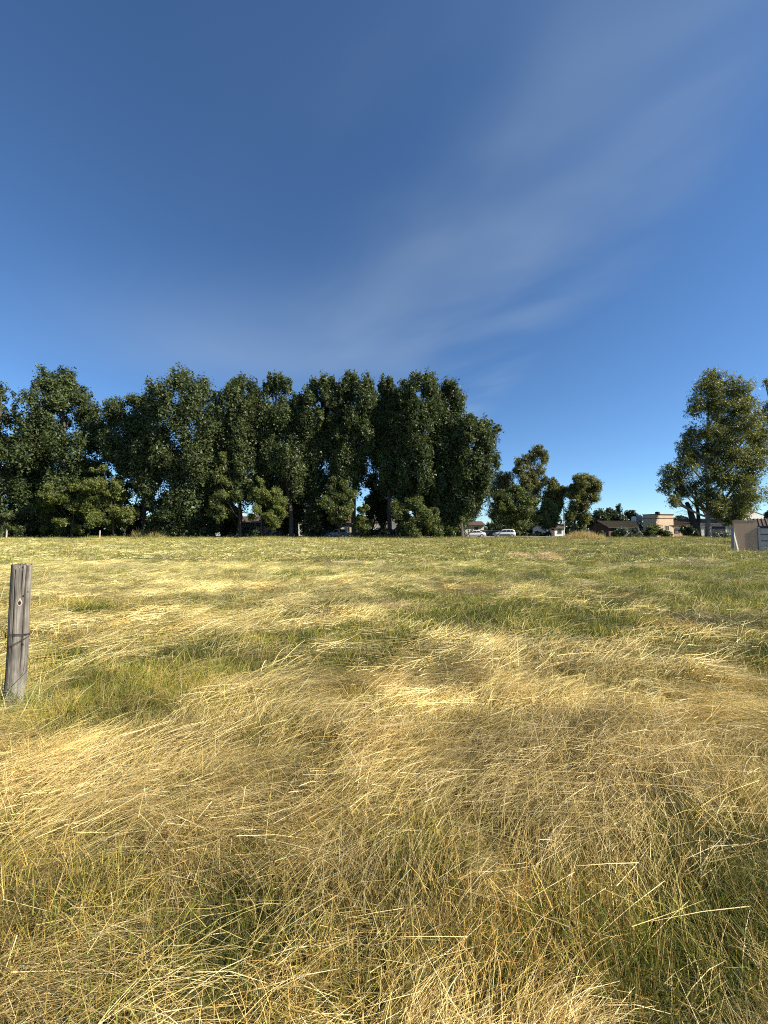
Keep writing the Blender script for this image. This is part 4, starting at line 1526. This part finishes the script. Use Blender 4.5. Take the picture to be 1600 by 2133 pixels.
# small white house with brown roof by the lamp
x = at(1139, 92)
h = empty('white_house', (x, 92, 0), R(10))
gwall(h, 0, 4.4, 0, 6, 1.9, 1.1, M['white'])
gable(h, 0, 4.4, 0, 6, 1.9, 1.1, M['rooftile'], 0.35)
door(h, 1.6, 0.8, 1.85, 0, M['brownwood'])
window(h, 3.3, 0.7, 1.0, 0.9, 0, M['brownwood'])
tag(h, 'small white house with a brown tiled roof behind the lamp', 'house')
for k, (px, w, lb) in enumerate(((1200, 1.8, 'short white garden wall right of the lamp'), (1226, 2.2, 'short white garden wall behind the golden grass'))):
    x = at(px, 97)
    g = empty('garden_wall', (x, 97, 0), R(6))
    box(g, 'wall', M['white'], 0, w, 0, 0.2, 0, 1.15)
    box(g, 'coping', M['concrete'], -0.04, w + 0.04, -0.04, 0.24, 1.15, 1.22)
    tag(g, lb, 'wall', 'white garden walls')

# white gable building far right
x = at(1546, 100)
h = empty('white_building', (x, 100, 0), R(4))
gwall(h, 0, 5.8, 0, 9, 5.3, 1.0, M['white'], 'y')
gable(h, 0, 5.8, 0, 9, 5.3, 1.0, M['concrete'], 0.08, 'y', th=0.08)
window(h, 5.0, 2.3, 0.55, 0.9, 0, M['dark'])
window(h, 2.0, 3.4, 0.9, 1.0, 0, M['dark'])
tag(h, 'tall plain white gable building at the right edge', 'building')

# tiled shed behind the concrete fence
x = at(1574, 44)
h = empty('shed', (x, 44, 0), R(-40))
gwall(h, 0, 6.5, 0, 4.2, 1.95, 0.75, M['brick'])
rf = gable(h, 0, 6.5, 0, 4.2, 1.95, 0.75, M['rooftile'], 0.3)
for k in range(22):
    xx = -0.28 + k * 0.315
    ym = 2.1
    MB().tube([(xx, -0.3, 1.95 - 0.3 * 0.75 / 2.1 + 0.15), (xx, ym, 2.70 + 0.15)], [0.055, 0.055], 6).build('tile_row', M['rooftile'], rf)
tag(h, 'low shed with a ribbed tile roof behind the concrete fence', 'shed')

# tan wall panel and concrete panel fence
d = 28.2
x0, x1 = at(1529, d), at(1569, d)
h = empty('wall_panel', (x0, d, 0), R(-14))
wv = MB().box(0, x1 - x0, 0, 0.16, -0.2, 2.24)
wv.build('wall', M['tan'], h)
box(h, 'coping', M['tan'], -0.015, x1 - x0 + 0.015, -0.015, 0.175, 2.241, 2.27)
tag(h, 'free-standing tan rendered wall panel at the right edge of the field', 'wall')
p = MB().tube([(0, 0, -0.2), (0.0, 0, 0.9), (0.02, 0, 1.72)], [0.12, 0.115, 0.11], 4)
o = p.build('fence_post', M['concrete'], None)
o.location = (x0 - 0.16, d - 0.05, 0)
tag(o, 'short grey concrete post against the left edge of the tan panel', 'post')
mb = MB().box(-0.045, 0.045, -0.012, 0.012, 0, 1.62)
o = mb.build('plank', M['white'], None)
o.location = (x0 + 0.10, d - 0.20, 0)
o.rotation_euler = (R(-5), R(-8), 0)
tag(o, 'thin pale plank leaning against the tan panel', 'plank')
fx = at(1571, d)
h = empty('panel_fence', (fx, d - 0.33, 0), R(-14))
for k in range(4):
    box(h, 'post', M['concrete'], k * 1.62 - 0.055, k * 1.62 + 0.055, -0.07, 0.07, -0.2, 1.80)
for k in range(3):
    for e in range(4):
        zz = -0.05 + e * 0.445
        mb = MB().box(k * 1.62 + 0.056, (k + 1) * 1.62 - 0.056, -0.022, 0.022, zz, zz + 0.405)
        mb.box(k * 1.62 + 0.10, (k + 1) * 1.62 - 0.10, -0.032, -0.0221, zz + 0.04, zz + 0.365)
        mb.build('panel', M['concrete'], h)
tag(h, 'grey precast concrete fence of stacked horizontal slabs at the right edge', 'fence')

# houses half hidden behind the tree row
def row_house(px, d, w, hgt, wallm, roofm, label, stor=2, rh=1.5, name='row_house', flat=False):
    x = at(px, d)
    h = empty(name, (x, d, 0), 0)
    if flat:
        box(h, 'wall', wallm, 0, w, 0, 8, 0, hgt)
        box(h, 'roof', roofm, -0.15, w + 0.15, -0.15, 8.15, hgt, hgt + 0.25)
    else:
        gwall(h, 0, w, 0, 8, hgt, rh, wallm)
        gable(h, 0, w, 0, 8, hgt, rh, roofm)
    n = max(2, int(w / 2.8))
    for s in range(stor):
        for k in range(n):
            xc = (k + 0.5) * w / n
            if s == 0 and k == n // 2:
                door(h, xc, 0.95, 2.1, 0, M['brownwood'])
            else:
                window(h, xc, 0.95 + s * 2.8, 1.2, 1.2, 0)
    tag(h, label, 'house')


row_house(262, 90, 9.5, 3.1, M['brick'], M['rooftile'], 'dark brick house seen in the shaded gap at the left', 1)
row_house(365, 92, 13, 6.4, M['white'], M['concrete'], 'white two-storey house behind the broad poplar', flat=True)
row_house(498, 91, 10.5, 3.1, M['greywall'], M['rooftile'], 'low grey house behind the young trees', 1)
row_house(600, 93, 11.5, 6.6, M['white'], M['concrete'], 'white two-storey house behind the ivy-wrapped poplar', flat=True)
row_house(705, 90, 8.0, 3.1, M['cream'], M['rooftile'], 'low cream house behind the small mid row tree', 1)
row_house(780, 92, 7.5, 5.4, M['greywall'], M['concrete'], 'grey two-storey house behind the slim poplar', flat=True)
row_house(850, 90, 10, 3.0, M['brick'], M['rooftile'], 'low brick house behind the big leafy shrub', 1)
row_house(945, 96, 7.4, 2.6, M['white'], M['rooftile'], 'low white house behind the parked sedan', 1, 0.9)

# dark boundary wall behind the parked cars
x = at(1000, 81)
g = empty('boundary_wall', (x, 83.2, 0))
box(g, 'wall', M['dark'], 0, 7.2, 0, 0.22, 0, 1.35)
box(g, 'coping', M['concrete'], -0.04, 7.24, -0.05, 0.27, 1.35, 1.43)
tag(g, 'dark boundary wall behind the two parked cars', 'wall')


# ------------------------------------------------------------------ lamp, poles, posts
x = at(1175, 76)
h = empty('street_lamp', (x, 76, 0))
MB().tube([(0, 0, 0), (0, 0, 3), (0, 0, 6.2)], [0.095, 0.085, 0.07], 8).build('pole', M['steel'], h, True)
MB().tube([(0, 0, 6.1), (0.25, 0, 6.6), (1.0, 0, 7.05), (1.75, 0, 7.3)], [0.075, 0.07, 0.06, 0.055], 6).build('arm', M['steel'], h, True)
MB().loft([[(xx, q * yy, 7.3 + q2 * zz) for yy, zz in ((-1, 0), (-0.8, 0.7), (0.8, 0.7), (1, 0), (0.7, -0.5), (-0.7, -0.5))] for xx, q, q2 in ((1.6, 0.05, 0.05), (1.9, 0.13, 0.11), (2.3, 0.12, 0.09), (2.45, 0.04, 0.04))]).build('lamp_head', M['concrete'], h)
tag(h, 'slender street lamp with an upswept curved arm', 'street lamp')
x = at(1240, 84)
h = empty('utility_pole', (x, 84, 0))
MB().tube([(0, 0, 0), (0, 0, 2.5), (0.02, 0, 5.6)], [0.11, 0.09, 0.075], 8).build('pole', M['bark'], h, True)
box(h, 'crossarm', M['bark'], -0.3, 0.3, -0.16, -0.08, 5.2, 5.28)
tag(h, 'plain bare utility pole in front of the dark garden trees', 'pole')
for px, lb in ((14, 'thin pale fence post at the tree line, nearer the left edge'), (208, 'thin pale fence post at the tree line before the feathery trees')):
    x = at(px, 66.5)
    o = MB().tube([(0, 0, -0.1), (0.01, 0, 0.7), (0.015, 0, 1.42)], [0.11, 0.105, 0.10], 7).build('fence_post', M['palebark'], None)
    o.location = (x, 66.5, float(gh(x, 66.5)))
    tag(o, lb, 'fence post', 'pale posts at the tree line')


# ------------------------------------------------------------------ cars
def car(px, d, label, paint, hatch, rz=0.0, lower=None, s=1.0):
    """front points to -x"""
    x = at(px, d)
    h = empty('parked_car', (x, d, 0.03), rz)
    h.scale = (s, s, s)
    if hatch:     # tall boxy hatchback
        L0, L1 = -2.05, 2.0
        st = [(-2.05, .38, .60, .62), (-1.95, .28, .82, .76), (-1.5, .25, .94, .82), (-0.95, .24, 1.02, .84), (0, .24, 1.04, .85), (1.2, .24, 1.05, .85), (1.85, .28, 1.04, .82), (2.0, .38, .95, .74)]
        cab = [(-1.05, 1.00, .78), (-0.35, 1.52, .62), (0.3, 1.62, .61), (1.25, 1.60, .60), (1.78, 1.48, .60), (1.95, 1.03, .78)]
    else:         # three-box sedan
        L0, L1 = -2.15, 2.15
        st = [(-2.15, .40, .58, .60), (-2.05, .28, .74, .76), (-1.5, .24, .85, .82), (-0.85, .23, .93, .84), (0.2, .23, .96, .84), (1.2, .24, .98, .84), (1.9, .28, .98, .80), (2.15, .42, .88, .68)]
        cab = [(-0.95, .91, .78), (-0.15, 1.38, .58), (0.35, 1.43, .58), (0.95, 1.38, .57), (1.65, .96, .76)]
    rings = []
    for xx, zb, zt, w in st:
        rings.append([(xx, -w, zb), (xx, -w * 1.02, (zb + zt) / 2), (xx, -w * 0.96, zt - .05), (xx, -w * 0.82, zt), (xx, w * 0.82, zt), (xx, w * 0.96, zt - .05), (xx, w * 1.02, (zb + zt) / 2), (xx, w, zb)])
    body = MB().loft(rings).build('body', paint, h, True)
    # cabin: roof skin and pillars, glass set just proud
    beltz = 0.93 if not hatch else 1.0
    rr = []
    for xx, zt, w in cab:
        rr.append([(xx, -w - (0.0), zt - 0.06), (xx, -w * 0.86, zt), (xx, w * 0.86, zt), (xx, w, zt - 0.06), (xx, .80, beltz - 0.06), (xx, -.80, beltz - 0.06)])
    MB().loft(rr).build('roof', paint, h, True)
    gl = MB()
    zl = beltz + 0.02

    def prof(xx):
        return np.interp(xx, [c[0] for c in cab], [c[1] for c in cab]), np.interp(xx, [c[0] for c in cab], [c[2] for c in cab])
    xs = np.linspace(cab[0][0] + 0.30, cab[-1][0] - 0.28, 12)
    split = [0.30, 1.02] if hatch else [0.38]
    edges = [xs[0]] + split + [xs[-1]]
    for a, b_ in zip(edges[:-1], edges[1:]):
        for sy in (-1, 1):
            q = np.linspace(a + 0.035, b_ - 0.035, 5)
            low, up = [], []
            for xx in q:
                zt, w = prof(xx)
                zu = max(zt - 0.12, zl + 0.02)
                f = (zu - (beltz - 0.06)) / max(zt - 0.06 - (beltz - 0.06), 0.05)
                yu = .80 + (w - .80) * f
                f2 = (zl - (beltz - 0.06)) / max(zt - 0.06 - (beltz - 0.06), 0.05)
                yl = .80 + (w - .80) * f2
                low.append((xx, sy * (yl + 0.012), zl))
                up.append((xx, sy * (yu + 0.012), zu))
            m = MB().add(low + up, [(i, i + 1, i + 6, i + 5) for i in range(4)])
            m.build('side_window', M['glass'], h)
    (xa, za, wa), (xb, zb, wb) = cab[0], cab[1]
    MB().add([(xa + 0.07, -.68, za + .03), (xa + 0.07, .68, za + .03), (xb - .06, wb * .82, zb - .02), (xb - .06, -wb * .82, zb - .02)], [(0, 1, 2, 3)]).build('windscreen', M['glass'], h)
    (xa, za, wa), (xb, zb, wb) = cab[-1], cab[-2]
    MB().add([(xa - 0.01, -.66, za + .08), (xa - 0.01, .66, za + .08), (xb + .03, wb * .82, zb - .03), (xb + .03, -wb * .82, zb - .03)], [(0, 1, 2, 3)]).build('rear_window', M['glass'], h)
    if lower is not None:
        for sy in (-1, 1):
            MB().box(-0.95, 0.95, sy * 0.865 - 0.012, sy * 0.865 + 0.012, 0.26, 0.66).build('side_cladding', lower, h)
    for xx in (-1.32, 1.28):
        for sy in (-1, 1):
            yo, yi = sy * 0.875, sy * 0.66
            ang = np.linspace(0, 2 * np.pi, 18, endpoint=False)
            rg = [[(xx + q * math.cos(a), yy, 0.30 + q * math.sin(a)) for a in ang] for q, yy in ((0.19, yi), (0.28, yi), (0.30, yi + sy * .04), (0.30, yo - sy * .04), (0.28, yo), (0.19, yo))]
            wv = MB().loft(rg).build('wheel', M['rubber'], h, True)
            rg = [[(xx + q * math.cos(a), yy, 0.30 + q * math.sin(a)) for a in ang] for q, yy in ((0.195, yo - sy * .03), (0.19, yo + sy * .008), (0.06, yo + sy * .012), (0.05, yo + sy * .022))]
            MB().loft(rg).build('rim', M['rim'], wv)
            MB().loft([[(xx + q * math.cos(a), yy, 0.31 + q * math.sin(a)) for a in ang] for q, yy in ((0.37, sy * 0.845), (0.355, sy * 0.868))]).build('wheel_arch', M['cladding'], h)
    for sy in (-1, 1):
        MB().box(L0 + 0.04, L0 + 0.17, sy * 0.58 - 0.13, sy * 0.58 + 0.13, 0.60, 0.72).build('headlight', M['lens'], h)
        MB().box(L1 - 0.15, L1 - 0.01, sy * 0.66 - 0.07, sy * 0.66 + 0.07, 0.70, 0.90).build('tail_light', M['redlens'], h)
        MB().box(-0.85, -0.72, sy * 0.93 - 0.08, sy * 0.93 + 0.08, 0.98, 1.1).build('mirror', M['cladding'], h)
    MB().box(L0 - 0.05, L0 + 0.10, -0.70, 0.70, 0.30, 0.48).build('bumper', lower or paint, h)
    MB().box(L1 - 0.12, L1 + 0.05, -0.70, 0.70, 0.32, 0.52).build('bumper', lower or paint, h)
    tag(h, label, 'car', 'cars parked along the road')


car(987, 75.3, 'silver-white sedan parked at the end of the poplar row', M['carwhite'], False, R(3), None)
car(1050, 75.6, 'white hatchback with dark side cladding parked right of the sedan', M['carwhite'], True, R(-3), M['cladding'])
car(702, 76.2, 'pale grey hatchback parked in shade below the mid row trees', M['cargrey'], True, 0)
car(672, 76.6, 'dark car parked in shade left of the pale grey hatchback', M['carblue'], False, 0)
car(762, 76.2, 'dark sedan parked in deep shade, left of two dark cars', M['carblue'], False, 0)
car(803, 76.4, 'dark hatchback parked in deep shade by the slim poplar', M['carblue'], True, 0)


# ------------------------------------------------------------------ the weathered fence post in the foreground
def weathered_wood():
    m, n, l = new_mat('weathered_wood')
    out = n.new('ShaderNodeOutputMaterial')
    b = n.new('ShaderNodeBsdfPrincipled')
    b.inputs['Roughness'].default_value = 0.9
    b.inputs['Specular IOR Level'].default_value = 0.15
    tc = n.new('ShaderNodeTexCoord')

    def no(sc, st, det=6, dist=0.0):
        mp = n.new('ShaderNodeMapping')
        mp.inputs['Scale'].default_value = st
        l.new(tc.outputs['Object'], mp.inputs[0])
        t = n.new('ShaderNodeTexNoise')
        t.inputs['Scale'].default_value = sc
        t.inputs['Detail'].default_value = det
        t.inputs['Roughness'].default_value = 0.65
        t.inputs['Distortion'].default_value = dist
        l.new(mp.outputs[0], t.inputs['Vector'])
        return t.outputs[0]

    def ramp(v, stops):
        q = n.new('ShaderNodeValToRGB')
        e = q.color_ramp.elements
        while len(e) < len(stops):
            e.new(0.5)
        for k, (p_, c) in enumerate(stops):
            e[k].position = p_
            e[k].color = (*c, 1)
        l.new(v, q.inputs[0])
        return q.outputs[0]

    grain = no(42, (1, 1, 0.035), 8, 0.3)
    blot = no(7, (1, 1, 0.35), 4)
    c1 = ramp(grain, [(0.3, (0.055, 0.047, 0.038)), (0.5, (0.20, 0.178, 0.148)), (0.7, (0.36, 0.33, 0.285))])
    c2 = ramp(blot, [(0.35, (0.5, 0.5, 0.5)), (0.65, (1.15, 1.14, 1.12))])
    mx = n.new('ShaderNodeMix')
    mx.data_type = 'RGBA'
    mx.blend_type = 'MULTIPLY'
    mx.inputs['Factor'].default_value = 1
    l.new(c1, mx.inputs['A'])
    l.new(c2, mx.inputs['B'])
    l.new(mx.outputs['Result'], b.inputs['Base Color'])
    bp = n.new('ShaderNodeBump')
    bp.inputs['Strength'].default_value = 0.7
    bp.inputs['Distance'].default_value = 0.006
    l.new(grain, bp.inputs['Height'])
    l.new(bp.outputs[0], b.inputs['Normal'])
    l.new(b.outputs[0], out.inputs[0])
    return m


def foreground_post():
    base = G(27, 1478)
    d = base[1]
    rz = math.atan2(-base[0], d)                 # its flatter face is turned towards the camera
    gz = float(gh(base[0], d))
    root = empty('fence_post', (base[0], d, gz), rz)
    top = W(47, 1177, d)
    Hh = top[2] - gz
    dx = (top[0] - base[0]) * math.cos(rz)
    dy = -(top[0] - base[0]) * math.sin(rz)
    r = np.random.default_rng(3)
    na, nz = 200, 60
    ang = np.linspace(0, 2 * np.pi, na, endpoint=False)
    zz = np.linspace(-0.25, Hh, nz)
    V = np.zeros((nz, na, 3))
    # squarish split section, flatter towards the camera (-y)
    for i, z in enumerate(zz):
        t = z / Hh
        rad = 0.077 - 0.004 * t
        c, s = np.cos(ang), np.sin(ang)
        sq = (np.abs(c) ** 3.2 + np.abs(s) ** 3.2) ** (-1 / 3.2)
        q = rad * (0.35 * 1.0 + 0.65 * sq)
        q = q * (1 + 0.035 * (vnoise(ang * 1.6, np.full(na, z * 1.2), 3) - 0.5) * 2)
        q = q + 0.0035 * (vnoise(ang * 14, np.full(na, z * 1.5), 5) - 0.5)
        # long drying crack down the front right, a shorter one at left
        a1 = -0.98 + 0.08 * math.sin(z * 3.1) - 0.55 * (1 - t)
        dep = 0.032 * np.clip((t - 0.22) * 4, 0, 1)
        dd = np.angle(np.exp(1j * (ang - a1)))
        q = q - dep * np.exp(-(dd / 0.045) ** 2)
        dd = np.angle(np.exp(1j * (ang + 2.15 + 0.05 * math.sin(z * 5))))
        q = q - 0.020 * np.clip((t - 0.35) * 4, 0, 1) * np.exp(-(dd / 0.035) ** 2)
        dd = np.angle(np.exp(1j * (ang + 1.45)))
        q = q - 0.018 * np.clip((t - 0.72) * 6, 0, 1) * np.exp(-(dd / 0.03) ** 2)
        V[i, :, 0] = q * c + dx * t + 0.006 * math.sin(z * 4)
        V[i, :, 1] = q * s * 0.9 + dy * t
        V[i, :, 2] = z
    V[-1, :, 2] += 0.055 * (vnoise(ang * 5, ang * 0, 9) - 0.6) + 0.014 * (r.random(na) - 0.5)
    V[-2, :, 2] -= 0.02
    top_in = V[-1] * 1.0
    cen = top_in.mean(0)
    rim2 = cen + (top_in - cen) * 0.6
    rim2[:, 2] = Hh - 0.012 + 0.02 * (r.random(na) - 0.5)
    verts = np.concatenate([V.reshape(-1, 3), rim2, [cen + (0, 0, -0.015)]])
    i = np.arange(nz)[:, None] * na
    j = np.arange(na)[None, :]
    f = np.stack([i + j, i + (j + 1) % na, i + na + (j + 1) % na, i + na + j], -1).reshape(-1, 4)
    ci = nz * na + na
    tri = np.stack([nz * na + np.arange(na), nz * na + (np.arange(na) + 1) % na, np.full(na, ci)], 1)
    link('post', np_mesh('post', verts, [f, tri], None, True), weathered_wood(), root)

    def on(px, py, out=0.0):
        """point on the front of the post under a photo pixel"""
        p = W(px, py, d) - np.array(root.location)
        c_, s_ = math.cos(-rz), math.sin(-rz)
        q_ = np.array([c_ * p[0] - s_ * p[1], s_ * p[0] + c_ * p[1], p[2]])
        f_ = 1 - (0.062 + out) / math.hypot(base[0], d)
        q_[1] = q_[1] - 0.068 - out
        q_[2] = (q_[2] + gz - CAM_H) * f_ + CAM_H - gz
        return q_
    # knot: rim of swirled wood round a dark hole
    k = on(40.5, 1256)
    mk = bpy.data.meshes.new('knot')
    n = 18
    a = np.linspace(0, 2 * np.pi, n, endpoint=False)
    rg = []
    for q, o in ((1.6, 0.008), (1.0, -0.004), (0.75, -0.006), (0.5, 0.000)):
        rg.append([(k[0] + 0.016 * q * math.cos(t), k[1] + o, k[2] + 0.027 * q * math.sin(t) + (0.012 * q if math.sin(t) > 0.9 else 0)) for t in a])
    MB().loft(rg, False).build('knot_rim', plain('knot_wood', (0.36, 0.29, 0.23), 0.9, 0.15, 30), root, True)
    MB().loft([[(k[0] + 0.011 * q * math.cos(t), k[1] - 0.0025 - 0.0015 * q, k[2] + 0.018 * q * math.sin(t)) for t in a] for q in (1.0, 0.5)]).build('knot_hole', plain('knot_hole', (0.02, 0.016, 0.013), 0.9), root)
    for px, py in ((33, 1218), (31, 1242), (58, 1233)):
        p = on(px, py, 0.004)
        MB().tube([p + (0, 0.02, 0), p + (0, -0.004, 0)], [0.005, 0.006], 8).build('nail', M['rust'], root)

    # wires
    def wire(pts, rad=0.0023):
        pts = np.array(pts)
        t = np.linspace(0, 1, len(pts))
        tt = np.linspace(0, 1, len(pts) * 5)
        # smooth with Catmull-like resampling
        P = np.stack([np.interp(tt, t, pts[:, i]) for i in range(3)], 1)
        for _ in range(3):
            P[1:-1] = 0.25 * P[:-2] + 0.5 * P[1:-1] + 0.25 * P[2:]
        MB().tube(P, np.full(len(P), rad), 6).build('wire', M['rust'], root, True)

    def ring(zl, zr, zb, rad=0.0023, turn=1.0):
        z0 = 0.5 * (zl + zr)
        pts = []
        for a_ in np.linspace(0, 2 * np.pi * turn, 30):
            t = z0 / Hh
            s = 0.083
            c, sn = math.cos(a_), math.sin(a_)
            sq = (abs(c) ** 3.2 + abs(sn) ** 3.2) ** (-1 / 3.2)
            qq = s * (0.35 + 0.65 * sq)
            z = (zl + (zr - zl) * (c + 1) / 2) if sn < 0 else (zb + (zr - zb) * (c + 1) / 2)
            pts.append((qq * c + dx * t, qq * sn * 0.94 + dy * t, z))
        wire(pts, rad)
    hz = lambda py: on(40, py, 0.008)[2]
    ring(hz(1318), hz(1324), hz(1330), 0.003)
    ring(hz(1321), hz(1326), hz(1322), 0.002)
    ring(hz(1348), hz(1327), hz(1340))
    ring(hz(1352), hz(1328), hz(1345), 0.002)
    ring(hz(1446), hz(1400), hz(1420))
    wire([on(14, 1318, 0.005), on(8, 1316, .03), on(2, 1309, .06), on(-25, 1300, .1)])
    wire([on(14, 1324, 0.005), on(5, 1330, .02), on(-30, 1330, .05)])
    wire([on(15, 1350, 0.005), on(6, 1356, .03), on(-20, 1372, .08)])
    wire([on(12, 1446, 0.0), on(4, 1456, .03), on(-15, 1472, .06)])
    wire([on(60, 1326, 0.0), on(66, 1328, 0.0), on(70, 1325, .02)], 0.002)
    wire([on(53, 1398, 0.0), on(61, 1390, -.02), on(63, 1378, -.03), on(56, 1364, -.04)], 0.002)
    wire([on(28, 1192, 0.012), on(34, 1189, 0.014), on(41, 1187, 0.010), on(42, 1190, -0.01)], 0.0022)
    wire([on(24, 1188, 0.0), on(29, 1188, 0.012), on(31, 1190, 0.0)], 0.0025)
    tag(root, 'weathered grey wooden fence post with rusty wire wraps in the left foreground', 'fence post')
    # tussock hiding its foot
    r = np.random.default_rng(31)
    n = 420
    bx = np.zeros((n, 3))
    bx[:, 0] = r.normal(0, 0.16, n)
    bx[:, 1] = r.normal(-0.03, 0.14, n)
    pal = np.concatenate([GREENS, STRAWS[:2]])
    o = single_mesh('grass_tussock', [ribbons(bx, r.uniform(0, 6.28, n), r.uniform(0.12, 0.38, n), np.abs(r.normal(0.3, 0.25, n)), r.normal(0.7, 0.4, n), r.uniform(0.003, 0.005, n), pick(r, pal, n), 4, r)])
    o.location = root.location
    tag(o, 'green grass tussock round the foot of the weathered post', 'grass')


foreground_post()
